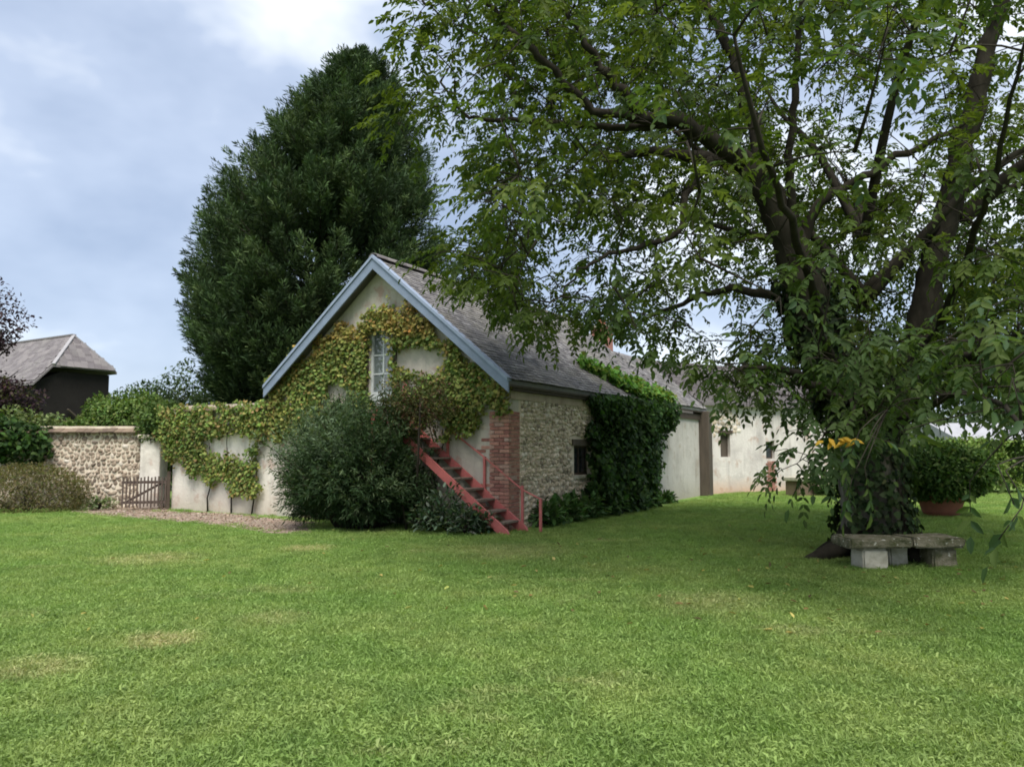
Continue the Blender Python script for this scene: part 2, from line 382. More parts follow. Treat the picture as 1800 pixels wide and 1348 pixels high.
def frame(p, ex, ey, ez, sx=1, sy=1, sz=1):
    m = np.eye(4); m[:3, 0] = np.array(ex) * sx; m[:3, 1] = np.array(ey) * sy; m[:3, 2] = np.array(ez) * sz; m[:3, 3] = p; return m
def stone_mesh(seed):
    """a rough stone: unit footprint in x,y, bulging along +z"""
    r_ = np.random.RandomState(seed); n = 7; t0 = r_.uniform(0, 6.28); vs = []
    ang = [t0 + 2 * math.pi * (i + r_.uniform(-.25, .25)) / n for i in range(n)]; ro = r_.uniform(.42, .56, n)
    for z, s_ in ((-.15, 1.0), (.35, .95), (.8, .6)):
        for i in range(n): vs.append((math.cos(ang[i]) * ro[i] * s_, math.sin(ang[i]) * ro[i] * s_, z * r_.uniform(.85, 1.15)))
    vs.append((0, 0, .95)); fs = []
    for a_ in (0, 1): fs += [(a_ * n + i, a_ * n + (i + 1) % n, (a_ + 1) * n + (i + 1) % n, (a_ + 1) * n + i) for i in range(n)]
    fs += [(2 * n + i, 2 * n + (i + 1) % n, 3 * n) for i in range(n)]
    me = bpy.data.meshes.new('stone'); me.from_pydata(vs, [], fs); return me
STONES = {k: [stone_mesh(s_) for s_ in range(s0, s0 + 9)] for k, s0 in (('flint', 0), ('rubble', 20))}
def box_mesh(name, sx, sy, sz, taper=0):
    mb = MB(); mb.box(-sx / 2, sx / 2, -sy / 2, sy / 2, -sz / 2, sz / 2); return mb.mesh(name)
def rubble(u0, u1, z0, z1, sz, skip=None):
    """rows of stones of uneven width: (u, z, width, height)"""
    o = []; z = z0
    while z < z1:
        h = sz * R.uniform(.65, 1.3); u = u0 + R.uniform(-.05, 0)
        while u < u1:
            wd = sz * R.uniform(.6, 2.0); uc = u + wd / 2; zc = z + h / 2 + R.uniform(-.035, .035)
            if uc + wd * .35 < u1 and not (skip and skip(uc, zc)): o.append((uc, zc, wd * 1.02, h * 1.08))
            u += wd * 1.03
        z += h * 1.0
    return o

# ---------------------------------------------------------------- ground
mb = MB(); mb.add([(-300, -60, 0), (300, -60, 0), (300, 500, 0), (-300, 500, 0)], [(0, 1, 2, 3)])
tag(mb.build('lawn', M['lawn'], None), kind='structure')
PATH = [G(*p) for p in ((120, 897), (215, 892), (296, 892), (300, 899), (395, 902), (470, 910), (560, 918), (545, 938), (470, 937), (420, 928), (340, 919), (250, 912), (170, 905))]
mb = MB(); mb.add([(p[0], p[1], .006) for p in PATH], [tuple(range(len(PATH)))]); tag(mb.build('gravel_path', M['gravel'], None), kind='structure')

PQ = [(p[0], p[1]) for p in PATH]; lo = np.min(PQ, 0); hi = np.max(PQ, 0); q = R.uniform(size=(9000, 2)) * (hi - lo) + lo; q = q[inpoly(q[:, 0] + R.normal(size=len(q)) * .12, q[:, 1] + R.normal(size=len(q)) * .12, PQ)]
n = len(q); P = np.c_[q, R.uniform(.012, .03, n)]; Ln = R.uniform(.02, .07, n)
tag(leaves('gravel', P, rdir(n) * np.array([1, 1, .3]), nrm(rdir(n) * .5 + np.array([0, 0, 1.0])), Ln, Ln * .7, tints(n, [(.3, .23, .18), (.2, .145, .11), (.38, .32, .27), (.14, .1, .07)], .2), None, 'diamond', 'needle'), 'brown gravel and fallen leaves along the garden walls', 'gravel')
# ---------------------------------------------------------------- barn (x along the long wall, y along the gable)
W, ZE, ZR, YR = 6.42, 2.98, 5.80, 3.30
XB = 10.0
barn = thing('barn', C0, 'old stone barn with blue grey bargeboards and tiled roof', 'barn', rz=BARN_RZ)
SL = (ZR - ZE) / (YR + .11)
def zr(y): return ZE + (y + .11) * SL if y < YR else ZE + (2 * YR + .11 - y) * SL
UN = .16
def zu(y): return zr(y) - UN                                   # underside of the roof
DY0, DY1, DZ0, DZ1 = 2.96, 3.64, 2.3, 4.24
mb = MB(); T_ = (.35, 0, 0)
mb.prism([(0, 0, 0), (0, DY0, 0), (0, DY0, zu(DY0)), (0, 0, zu(0))], T_)
mb.prism([(0, DY0, 0), (0, DY1, 0), (0, DY1, DZ0), (0, DY0, DZ0)], T_)
mb.prism([(0, DY0, DZ1), (0, DY1, DZ1), (0, DY1, zu(DY1)), (0, YR, zu(YR)), (0, DY0, zu(DY0))], T_)
mb.prism([(0, DY1, 0), (0, W, 0), (0, W, zu(W)), (0, DY1, zu(DY1))], T_)
gable = mb.build('gable_wall', M['plaster'], barn)
# long wall behind its facings
WX0, WX1, WZ0, WZ1 = 2.92, 3.84, .98, 1.66
mb = MB(); y1 = .35
mb.box(.35, WX0, 0, y1, 0, ZE - .1); mb.box(WX0, WX1, 0, y1, 0, WZ0); mb.box(WX0, WX1, 0, y1, WZ1, ZE - .1); mb.box(WX1, XB, 0, y1, 0, ZE - .1)
long_wall = mb.build('long_wall', M['mortar'], barn)
mb = MB(); mb.box(.35, XB, W - .35, W, 0, ZE - .1); mb.build('rear_wall', M['plaster'], barn)
mb = MB(); mb.prism([(XB, 0, 0), (XB, W, 0), (XB, W, zu(W)), (XB, YR, zu(YR)), (XB, 0, zu(0))], (-.3, 0, 0)); mb.build('far_gable', M['plaster'], barn)
mats = []
for uc, zc, wd, h in rubble(.44, 4.9, .02, 2.54, .088, lambda u, z: WX0 - .12 < u < WX1 + .12 and WZ0 - .06 < z < WZ1 + .22):
    t = R.uniform(-.35, .35); ct, s_t = math.cos(t), math.sin(t)
    mats.append(frame((uc, -.004, zc), (ct, 0, s_t), (-s_t, 0, ct), (0, -1, 0), wd, h, R.uniform(.02, .045)))
pieces('stone', 'stonework', STONES['flint'], mats, long_wall, M['flint'])
mb = MB(); mb.box(.0, XB, -.035, -.001, 2.58, 2.74); mb.build('eaves_band', M['band'], barn)
mb = MB(); mb.box(-.02, XB, -.09, -.002, 2.745, 2.84); mb.build('eaves_beam', M['darkwood'], barn)
# brick quoin: courses on both faces of the corner
BR = [box_mesh('brick', .215, .1, .063), box_mesh('brick', .105, .1, .063)]
for me in BR: me.materials.append(M['brick'])
quoin = MB(); quoin.box(.004, .42, .004, .1, 0, 2.3); quoin = quoin.build('brick_quoin', M['mortar'], barn)
def place(me, name, m, parent):
    o = bpy.data.objects.new(name, me); COL.objects.link(o); o.parent = parent; o.matrix_local = Matrix(m.tolist()); return o
z = .035; k = 0
while z < 2.34:
    wid = .45 if k % 2 else .56                                # gable face
    u = .0; seq = [0, 0] if k % 2 == 0 else [1, 0, 1]
    u = -.018
    for q in seq:
        l_ = (.215, .105)[q]; place(BR[q], 'brick', frame((.035 - .055 + R.uniform(-.003, .003), u + l_ / 2, z), (0, 1, 0), (-1, 0, 0), (0, 0, 1)), quoin); u += l_ + .012
    u = .035
    for q in ([1, 0] if k % 2 == 0 else [0, 1]):               # long-wall face
        l_ = (.215, .105)[q]; place(BR[q], 'brick', frame((u + l_ / 2, .032 + R.uniform(-.003, .003), z), (1, 0, 0), (0, 1, 0), (0, 0, 1)), quoin); u += l_ + .012
    z += .0755; k += 1
mb = MB(); mb.box(7.6, XB + .098, -.04, -.003, 0, 2.355); mb.build('plaster_panel', M['panel'], barn)
for i in range(26):                                            # ragged brickwork running on from the quoin
    z_ = .035 + .0755 * i; ed = .58 + .22 * math.sin(z_ * 3.4 + .6) + .14 * math.sin(z_ * 9) + R.uniform(-.1, .1); u_ = (.45 if i % 2 else .56) + .105
    while u_ < ed: place(BR[0], 'brick', frame((.042 + R.uniform(-.002, .002), u_, z_), (0, 1, 0), (-1, 0, 0), (0, 0, 1)), gable); u_ += .227
# window in the long wall
win = MB(); fr = .05
win.box(WX0, WX1, .1, .16, WZ1 - fr, WZ1); win.box(WX0, WX1, .1, .16, WZ0, WZ0 + fr); win.box(WX0, WX0 + fr, .1, .16, WZ0 + fr, WZ1 - fr); win.box(WX1 - fr, WX1, .1, .16, WZ0 + fr, WZ1 - fr); win.box((WX0 + WX1) / 2 - .02, (WX0 + WX1) / 2 + .02, .1, .16, WZ0 + fr, WZ1 - fr)
win = win.build('window', M['darkwood'], barn)
for x0, x1 in ((WX0 + fr, (WX0 + WX1) / 2 - .02), ((WX0 + WX1) / 2 + .02, WX1 - fr)):
    mb = MB(); mb.box(x0, x1, .125, .135, WZ0 + fr, WZ1 - fr); mb.build('pane', M['glass'], win)
mb = MB(); mb.box(WX0 - .1, WX1 + .1, -.06, .1, WZ0 - .07, WZ0 - .002); mb.build('sill', M['legstone'], win)
mb = MB(); mb.box(WX0 - .12, WX1 + .12, -.045, -.002, WZ1 + .002, WZ1 + .15); mb.build('lintel', M['wood'], win)
# loft door in the gable
door = MB(); fr = .06
door.box(.06, .14, DY0, DY0 + fr, DZ0, DZ1); door.box(.06, .14, DY1 - fr, DY1, DZ0, DZ1); door.box(.06, .14, DY0 + fr, DY1 - fr, DZ1 - fr, DZ1)
door.box(.07, .13, DY0 + fr, DY1 - fr, DZ0, DZ0 + .55)
door.box(.08, .12, (DY0 + DY1) / 2 - .02, (DY0 + DY1) / 2 + .02, DZ0 + .55, DZ1 - fr)
for q in (.95, 1.37): door.box(.082, .118, DY0 + fr, DY1 - fr, DZ0 + q - .015, DZ0 + q + .015)
door = door.build('loft_door', M['frame'], barn)
for ya, yb in ((DY0 + fr, (DY0 + DY1) / 2 - .02), ((DY0 + DY1) / 2 + .02, DY1 - fr)):
    for za, zb in ((DZ0 + .55, DZ0 + .935), (DZ0 + .965, DZ0 + 1.355), (DZ0 + 1.385, DZ1 - fr)):
        mb = MB(); mb.box(.095, .105, ya, yb, za, zb); mb.build('pane', M['doorglass'], door)
for yj in (DY0 - .1, DY1 + .002):
    mb = MB(); mb.box(-.03, .06, yj, yj + .098, DZ0, DZ1); mb.build('jamb', M['wood'], door)
mb = MB(); mb.box(-.035, .06, DY0 - .12, DY1 + .12, DZ1 + .002, DZ1 + .13); mb.build('lintel', M['darkwood'], door)
# roof
def slab(mb, x0, x1, ya, za, yb, zb, t):
    n_ = np.array([0, -(zb - za), yb - ya]); n_ = n_ / np.linalg.norm(n_); n_ = n_ if n_[2] > 0 else -n_
    mb.prism([(x0, ya, za), (x0, yb, zb), (x0, yb, zb - t), (x0, ya, za - t)], (x1 - x0, 0, 0))
mb = MB(); slab(mb, -.28, XB + .1, -.13, zr(-.13) - .03, YR, ZR - .03, .08); slab(mb, -.28, XB + .1, YR, ZR - .03, W + .17, zr(W + .17) - .03, .08)
roof = mb.build('roof', M['tile'], barn)
TM = []
for k_ in range(5):
    mb = MB(); mb.box(-.082, .082, -.1, .1, -.007, .007); TM.append(mb.mesh('tile'))
def tile_mats(x0, x1, ya, za, yb, zb, gap=lambda x, v: False, flip=1):
    o = []; d = np.array([0, yb - ya, zb - za]); ln = np.linalg.norm(d); d = d / ln; ex = np.array([1, 0, 0.]); n_ = np.cross(ex, d); n_ = n_ if n_[2] > 0 else -n_
    v = .06; k = 0
    while v < ln - .02:
        x = x0 + (.085 if k % 2 else 0) + .085
        sag = .012 * math.sin(v * 1.7)
        while x < x1:
            t1 = R.uniform(-.03, .03); tl = -.10 + R.uniform(-.02, .02); dv = d * math.cos(tl) + n_ * math.sin(tl) ; nn = np.cross(ex, dv) * (1 if np.cross(ex, d)[2] > 0 else -1)
            xx = nrm(ex + t1 * dv); 
            lift = .018 + .012 * math.sin(x * 1.3 + v) + R.uniform(-.003, .004)
            o.append(frame(np.array([x, ya, za]) + d * (v + R.uniform(-.008, .008)) + n_ * lift, xx, nrm(dv - (dv @ xx) * xx), nn, R.uniform(.96, 1.03), 1, 1))
            x += .171
        v += .112; k += 1
    return o
pieces('tile', 'tiling', TM, tile_mats(-.3, XB + .1, -.13, zr(-.13) - .01, YR, ZR - .01), roof, M['tile'])
# ridge tiles: half-round caps
mb = MB(); n = 7
arc = [(0, math.cos(math.pi * i / n) * .13, math.sin(math.pi * i / n) * .1 - .02) for i in range(n + 1)]; inn = [(0, y * .85, z_ * .85 - .005) for _, y, z_ in arc[::-1]]
mb.prism(arc + inn, (.36, 0, 0)); RT = mb.mesh('ridge_tile'); RT.materials.append(M['slate'])
x = -.32
while x < XB:
    place(RT, 'ridge_tile', frame((x, YR, ZR + .01 + R.uniform(-.006, .006)), (1, 0, 0), (0, 1, 0), (0, 0, 1)), roof); x += .35
# bargeboards and their cover strips, gutterless eaves
for ya, yb in ((-.16, YR), (W + .2, YR)):
    mb = MB(); mb.prism([(-.34, ya, zr(ya) - .03), (-.34, yb, zr(yb) - .03 + 0), (-.34, yb, zr(yb) - .27), (-.34, ya, zr(ya) - .25)], (.045, 0, 0)); bb = mb.build('bargeboard', M['blue'], barn)
    mb = MB(); mb.prism([(-.37, ya, zr(ya) + .045), (-.37, yb, zr(yb) + .045), (-.37, yb, zr(yb) - .028), (-.37, ya, zr(ya) - .028)], (.16, 0, 0)); mb.build('cover_strip', M['bluelight'], bb)
mb = MB(); mb.box(-.26, XB, -.125, -.095, zr(-.12) - .16, zr(-.12) - .05); mb.build('fascia', M['wood'], barn)

# ---------------------------------------------------------------- cart shed that carries on from the barn
shed = thing('cart_shed', BL(XB + .1, 0, 0), 'plastered lean shed at the far end of the stone barn with corner post', 'shed', rz=BARN_RZ)
XS = 3.1; ZR2, YR2 = 4.75, 2.03
mb = MB(); mb.box(0.003, XS - .45, .0, .3, 0, 2.7); mb.build('wall', M['panel'], shed)
mb = MB(); mb.box(0.003, XS - .45, -.05, -.002, 2.56, 2.75); mb.build('lintel_beam', M['darkwood'], shed)
mb = MB(); mb.box(XS - .44, XS - .02, -.34, .2, 0, 2.86); mb.build('corner_post', M['wood'], shed, bevel=.02)
mb = MB(); mb.box(.003, XS - .1, 3.7, 4.0, 0, 2.8); mb.build('rear_wall', M['panel'], shed)
mb = MB(); slab(mb, .1, XS + .1, -.13, ZE - .04, YR2, ZR2 - .03, .08); slab(mb, .1, XS + .1, YR2, ZR2 - .03, 4.2, ZE - .03, .08); sroof = mb.build('roof', M['tile'], shed)
pieces('tile', 'tiling', TM, tile_mats(.1, XS + .1, -.13, ZE - .02, YR2, ZR2 - .01), sroof, M['tile'], 120)
mb = MB(); mb.box(.05, XS, -.12, -.09, ZE - .17, ZE - .06); mb.build('fascia', M['darkwood'], shed)

# ---------------------------------------------------------------- white cottage range behind
q0, q1 = G(1237, 868.5), G(1560, 856); cdv = (q1 - q0); clen = np.linalg.norm(cdv); cdv /= clen; crz = math.atan2(cdv[1], cdv[0])
cot = thing('cottage', q0, 'long whitewashed outbuilding behind the lawn with patched plaster and small openings', 'cottage', rz=crz)
ci = inv_of(cot)
def onC(px, py):
    n_ = np.array([-cdv[1], cdv[0], 0]); d = ray(px, py); t = ((q0 - EYE) @ n_) / (d @ n_); p_ = EYE + d * t; p_ = ci[:3, :3] @ p_ + ci[:3, 3]; return p_[0], p_[2]
wx0, wz1 = onC(1266, 762); wx1, wz0 = onC(1284, 803); vx0, vz1 = onC(1346, 776); vx1, vz0 = onC(1362, 806); CH = 3.15
mb = MB()
mb.box(0, wx0, 0, .4, 0, CH); mb.box(wx0, wx1, 0, .4, 0, wz0); mb.box(wx0, wx1, 0, .4, wz1, CH); mb.box(wx1, vx0, 0, .4, 0, CH)
mb.box(vx0, vx1, 0, .4, 0, vz0); mb.box(vx0, vx1, 0, .4, vz1, CH); mb.box(vx1, clen, 0, .4, 0, CH)
cwall = mb.build('wall', M['cottage'], cot)
for (x0, x1, z0, z1, nm) in ((wx0, wx1, wz0, wz1, 'wood'), (vx0, vx1, vz0, vz1, 'darkwood')):
    mb = MB(); f_ = .045; mb.box(x0, x1, .12, .18, z0, z0 + f_); mb.box(x0, x1, .12, .18, z1 - f_, z1); mb.box(x0, x0 + f_, .12, .18, z0 + f_, z1 - f_); mb.box(x1 - f_, x1, .12, .18, z0 + f_, z1 - f_)
    wo = mb.build('window', M[nm], cot); mb = MB(); mb.box(x0 + f_, x1 - f_, .14, .15, z0 + f_, z1 - f_); mb.build('pane' if nm == 'darkwood' else 'shutter', M['glass'] if nm == 'darkwood' else M['wood'], wo)
mb = MB(); mb.box(wx0 - .1, wx1 + .12, -.03, -.002, wz1 + .002, wz1 + .12); mb.build('lintel', M['darkwood'], cot)
mats = []
ux_, uz_ = onC(1274, 742)
for uc, zc, wd, h in rubble(.1, wx1 + 1.2, wz0 - .1, CH - .1, .14, lambda u, z: (wx0 - .14 < u < wx1 + .14 and z < wz1 + .15) or ((u - ux_) / .75) ** 2 + ((z - uz_) / .55) ** 2 > R.uniform(.75, 1.2)):
    mats.append(frame((uc, .0, zc), (1, 0, 0), (0, 0, 1), (0, -1, 0), wd, h, .025))
pieces('stone', 'stonework', [stone_mesh(q_) for q_ in range(40, 46)], mats, cwall, M['flint'])
# orange brick infill under the little window
z = .04; k = 0; bx = (vx0 + vx1) / 2
while z < vz0 - .06:
    for u in ((-.15, .08) if k % 2 else (-.06, .17)):
        place(BR[0], 'brick', frame((bx + u, .045 - .02, z), (1, 0, 0), (0, 1, 0), (0, 0, 1)), cwall)
    z += .0755; k += 1
CRZ = 5.0
mb = MB(); slab(mb, -.2, clen + .2, -.22, CH + .06, 3.0, CRZ, .1); slab(mb, -.2, clen + .2, 3.0, CRZ, 6.2, CH + .06, .1); crf = mb.build('roof', M['slate'], cot)
mb = MB()
for i in range(34):
    v = (i + .2) / 34; y_ = -.22 + 3.2 * v; z_ = CH + .09 + (CRZ - CH - .06) * v
    for j in range(int(clen / .26)): mb.box(j * .26 + (.13 if i % 2 else 0) - .2, j * .26 + (.13 if i % 2 else 0) + .05, y_, y_ + .1, z_ - .02, z_ + .012 + .006 * ((i * 7 + j * 3) % 4))
mb.build('slating', M['slate'], crf, kind='stuff')
mb = MB(); mb.prism([(0, .4, 0), (0, 6, 0), (0, 6, CH), (0, 3, CRZ - .15), (0, .4, CH + .1)], (.3, 0, 0)); mb.build('end_wall', M['cottage'], cot)
mb = MB(); mb.prism([(clen, .4, 0), (clen, 6, 0), (clen, 6, CH), (clen, 3, CRZ - .15), (clen, .4, CH + .1)], (-.3, 0, 0)); mb.build('end_wall', M['cottage'], cot)
# stone mounting block before the cottage
g = G(1408, 871); blk = thing('stone_block', g, 'low pale plastered block standing before the white cottage wall', 'stone block', rz=crz)
mb = MB(); mb.box(-.42, .42, -.3, .3, 0, .5); mb.build('base', M['tile_red'], blk, bevel=.04)
mb = MB(); mb.box(-.5, .5, -.36, .36, .502, .64); mb.build('slab', M['legstone'], blk, bevel=.03)
bush('shrub', 'small dark green shrub between the pale block and the walnut trunk', 'shrub', G(1455, 872) + np.array([0, .3, .45]), (.6, .5, .5), 1500, .11, [(.04, .08, .02), (.06, .1, .03)])

# chimney behind the roofs
cp = At(1108, 600, 31); ch = thing('chimney_house', (cp[0], cp[1] + 2.2, 0), 'house with brick chimney rising behind the barn ridge', 'house', rz=BARN_RZ)
mb = MB(); mb.box(-3, 4, -2.5, 2.5, 0, 3.9); mb.build('wall', M['cottage'], ch)
mb = MB(); slab(mb, -3.2, 4.2, -2.8, 3.75, 0, 5.7, .1); slab(mb, -3.2, 4.2, 0, 5.7, 2.8, 3.75, .1); mb.build('roof', M['slate'], ch)
chm = MB(); chm.box(-2.6, -1.9, -.35, .35, 5.0, 6.5); chm = chm.build('chimney', M['brick'], ch)
mb = MB(); mb.box(-2.68, -1.82, -.43, .43, 6.502, 6.6); mb.build('cap', M['legstone'], chm)
for x_ in (-2.42, -2.08): 
    mb = MB(); mb.tube([(x_, 0, 6.6), (x_, 0, 6.85)], [.11, .09], 10); mb.build('chimney_pot', M['terracotta'], chm)

# ---------------------------------------------------------------- red stair to the loft door
st = thing('staircase', BL(-.4, -.4, 0), 'steep red painted outside stair leading up to the gable door', 'staircase', rz=BARN_RZ)
si = inv_of(st)
def SLc(x, y, z): p_ = BL(x, y, z); return si[:3, :3] @ p_ + si[:3, 3]
YB, YT, ZT = -.40, 2.78, 2.36; slope = (1.69) / (1.83 - YB)
def sz_(y): return (y - YB) * slope
for x_ in (-.78, -.06):
    mb = MB(); dz_ = .1
    mb.prism([SLc(x_ - .025, YB - .07, .0), SLc(x_ - .025, YB + .16, .0), SLc(x_ - .025, YT, sz_(YT) - .1), SLc(x_ - .025, YT, sz_(YT) + .06), SLc(x_ - .025, YB, .1)], SLc(.05, 0, 0) - SLc(0, 0, 0)); mb.build('stringer', M['red'], st)
nst = 12
TRD = MB(); TRD.box(-.115, .115, -.335, .335, -.018, .018); TRD = TRD.mesh('tread'); TRD.materials.append(M['tread'])
for i in range(1, nst):
    y_ = YB + (YT - YB) * i / nst; o = bpy.data.objects.new('tread', TRD); COL.objects.link(o); o.parent = st
    p_ = SLc(-.42, y_, sz_(y_)); o.matrix_local = Matrix.Translation(p_) @ Matrix.Rotation(math.pi / 2, 4, 'Z')
mb = MB(); p0, p1 = SLc(-.81, YT, 0), SLc(-.03, YT + 1.0, 0); mb.box(p0[0], p1[0], p0[1], p1[1], ZT - .02, ZT + .04); mb.build('landing', M['tread'], st)
for x_, y_ in ((-.78, YT + .95), (-.06, YT + .95), (-.78, YT + .05)):
    mb = MB(); mb.bar(SLc(x_, y_, 0), SLc(x_, y_, ZT - .02), .07, .07, (1, 0, 0)); mb.build('post', M['red'], st)
for x_, y_, h_ in ((-.06, -.32, .82), (-.06, .55, .72), (-.06, 1.45, .62), (-.06, 2.6, .75), (-.06, -.72, .62)):
    zb = max(sz_(y_), 0); mb = MB(); mb.bar(SLc(x_, y_, zb), SLc(x_, y_, zb + h_), .045, .045, (1, 0, 0)); mb.build('rail_post', M['red'], st)
mb = MB(); mb.tube([SLc(-.06, -.75, .62), SLc(-.06, -.32, .80), SLc(-.06, .55, sz_(.55) + .70), SLc(-.06, 1.45, sz_(1.45) + .61), SLc(-.06, 2.6, sz_(2.6) + .74)], [.017] * 5, 6); mb.build('handrail', M['red'], st)

# ---------------------------------------------------------------- white garden wall in line with the gable
gw = thing('garden_wall', BL(0, W, 0), 'old whitewashed garden wall running left from the barn gable under creeper', 'wall', rz=BARN_RZ)
mb = MB(); E_ = 3.95
mb.box(0.02, .35, .003, E_, 0, 2.58); gwall = mb.build('wall', M['white'], gw)
CT_ = [box_mesh('coping_tile', .2, .5, .03)]; CT_[0].materials.append(M['tile_red'])
y_ = .1
while y_ < E_:
    for sgn in (-1, 1):
        place(CT_[0], 'coping_tile', frame((.185 + sgn * .17, y_, 2.63 + R.uniform(-.01, .01)), (0, 1, 0), (-math.cos(.35) * sgn, 0, -.34 * -1 * 1 if False else math.sin(.35)), (math.sin(.35) * sgn, 0, math.cos(.35)), 1, .85, 1), gwall)
    y_ += .205
mb = MB(); mb.box(.06, .31, .003, E_, 2.582, 2.72); mb.build('coping_bed', M['mortar'], gw)
# rubble garden wall across the end of the lawn
fy = 20.87; fx1 = G(250, 893)[0]; fl = 8.0
fw = thing('rubble_wall', (fx1, fy, 0), 'rubble stone garden wall with tiled coping beside the gate', 'wall')
mb = MB(); mb.box(-fl, 0, .02, .42, 0, 2.02); fwall = mb.build('wall', M['mortar'], fw)
mats = []
for uc, zc, wd, h in rubble(-fl + .05, .02, .02, 2.0, .098):
    t = R.uniform(-.6, .6); ct, s_t = math.cos(t), math.sin(t); mats.append(frame((uc, .018, zc), (ct, 0, s_t), (-s_t, 0, ct), (0, -1, 0), wd * R.uniform(.7, 1.1), h * R.uniform(.75, 1.3), R.uniform(.015, .05)))
pieces('stone', 'stonework', STONES['rubble'], mats, fwall, M['rubble'])
x_ = -fl + .1
while x_ < .05:
    for sgn in (-1, 1): place(CT_[0], 'coping_tile', frame((x_, .22 + sgn * .16, 2.11 + R.uniform(-.012, .012)), (1, 0, 0), (0, -math.cos(.4) * sgn, math.sin(.4)), (0, math.sin(.4) * sgn, math.cos(.4)), 1, .85, 1), fwall)
    x_ += .206
mb = MB(); mb.box(-fl, 0, .1, .34, 2.022, 2.2); mb.build('coping_bed', M['mortar'], fw)
# pale gate pillar and slatted gate
pp = G(266, 893); pl = thing('gate_pillar', (pp[0], pp[1], 0), 'pale plastered gate pillar at the right end of the rubble wall', 'pillar')
mb = MB(); mb.box(-.27, .27, -.2, .3, 0, 1.86); mb.build('shaft', M['white'], pl, bevel=.03)
mb = MB(); mb.box(-.33, .33, -.26, .36, 1.862, 1.97); mb.build('cap', M['mortar'], pl, bevel=.02)
g0, g1 = At(212, 890, 20.1), At(293, 890, 20.4); gt = thing('garden_gate', (g0[0], g0[1], 0), 'low brown slatted garden gate standing open before the rubble wall', 'gate', rz=math.atan2(g1[1] - g0[1], g1[0] - g0[0]))
gl = float(np.linalg.norm((g1 - g0)[:2]))
SLT = box_mesh('slat', .035, .022, .78); SLT.materials.append(M['gatewood'])
for i in range(13): place(SLT, 'slat', frame((.04 + (gl - .08) * i / 12, -.03, .47 + .02 * math.sin(i * 2.1)), (1, 0, 0), (0, 1, 0), (0, 0, 1)), gt)
for z_ in (.2, .72):
    mb = MB(); mb.box(0, gl, -.015, .025, z_ - .035, z_ + .035); mb.build('rail', M['gatewood'], gt)
mb = MB(); mb.box(gl - .01, gl + .07, -.04, .04, 0, 1.0); mb.build('hanging_post', M['darkwood'], gt)
mb = MB(); mb.bar((.1, .035, .2), (gl - .1, .035, .72), .02, .06); mb.build('brace', M['gatewood'], gt)

# ---------------------------------------------------------------- slate-roofed barn at far left
ap = At(150, 587, 34); rd = nrm(np.array([-3.6, 2.2, 0])); gd = np.array([-rd[1], rd[0], 0]) * -1       # rd along the ridge, gd along the gable to the right
sb = thing('slate_barn', (ap[0], ap[1], 0), 'far dark barn with grey half hipped slate roof at left', 'barn', rz=math.atan2(rd[1], rd[0]))
zt = ap[2]; hw = 2.05; ze = 4.45
# local: x along ridge (away left), y: left slope is +y or -y depending on side
s_ = 1 if (np.array([-.52, -.85, 0]) @ np.array([-rd[1], rd[0], 0])) > 0 else -1
ly = lambda v: v * s_                                          # +v = the slope facing the camera
mb = MB(); hv = 1.5 / (zt - ze) * hw; mb.prism([(.15, ly(-hv + .1), 0), (.15, ly(hw - .15), 0), (.15, ly(hw - .15), ze), (.15, ly(.9), zt - 1.75), (.15, ly(-hv + .1), zt - 1.75), (.15, ly(-hv + .1), zt - 1.8)], (12, 0, 0)); mb.build('wall', M['darkwall'], sb)
hz_ = zt - 1.5; hv = 1.5 / (zt - ze) * hw
mb = MB(); t_ = .1
def face(pts): 
    p_ = [np.array(q, float) for q in pts]; mb.prism(p_, (0, 0, -t_))
face([(.9, 0, zt), (12.3, 0, zt), (12.3, ly(hw + .1), ze - .1), (-.12, ly(hw + .1), ze - .1), (-.12, ly(hv), hz_)])
face([(.9, 0, zt), (12.3, 0, zt), (12.3, ly(-hv - .1), hz_ - .1), (-.12, ly(-hv - .1), hz_ - .1), (-.12, ly(-hv), hz_)])
srf = mb.build('roof', M['slate'], sb)
mb = MB(); face([(.9, 0, zt), (-.13, ly(hv), hz_), (-.13, ly(-hv), hz_)]); mb.build('half_hip', M['slate'], srf)
mb = MB(); mb.bar((.9, 0, zt + .02), (-.13, ly(hv), hz_ + .02), .14, .06); mb.bar((.9, 0, zt + .02), (-.13, ly(-hv), hz_ + .02), .14, .06); mb.build('hip_flashing', M['flash'], srf)
mb = MB(); mb.bar((.9, 0, zt + .02), (12.3, 0, zt + .02), .2, .08); mb.build('ridge', M['slate'], srf)
SLM = [box_mesh('slate', .3, .3, .016)]; sm_ = []
d_ = np.array([0, ly(hw + .1), ze - .1 - zt]); sl = np.linalg.norm(d_); d_ /= sl; nn = np.cross([1, 0, 0], d_); nn = nn if nn[2] > 0 else -nn
for k in range(int(sl / .2)):
    v_ = .1 + k * .2; x_ = .9 - (.95 * min(v_ / (sl * .68), 1)) + .15 + (.15 if k % 2 else 0)
    while x_ < 12.2: sm_.append(frame(np.array([x_, 0, zt]) + d_ * (v_ + R.uniform(-.012, .012)) + nn * (.02 + R.uniform(0, .012)), (1, 0, 0), -d_, nn)); x_ += .305
pieces('slate', 'slating', SLM, sm_, srf, M['slate'])
hm_ = []; a0 = np.array([.9, 0, zt]); a1 = np.array([-.13, 0, hz_]); hd = (a1 - a0); hl = np.linalg.norm(hd); hd /= hl; hn = np.cross([0, 1., 0], hd); hn = hn if hn[2] > 0 else -hn
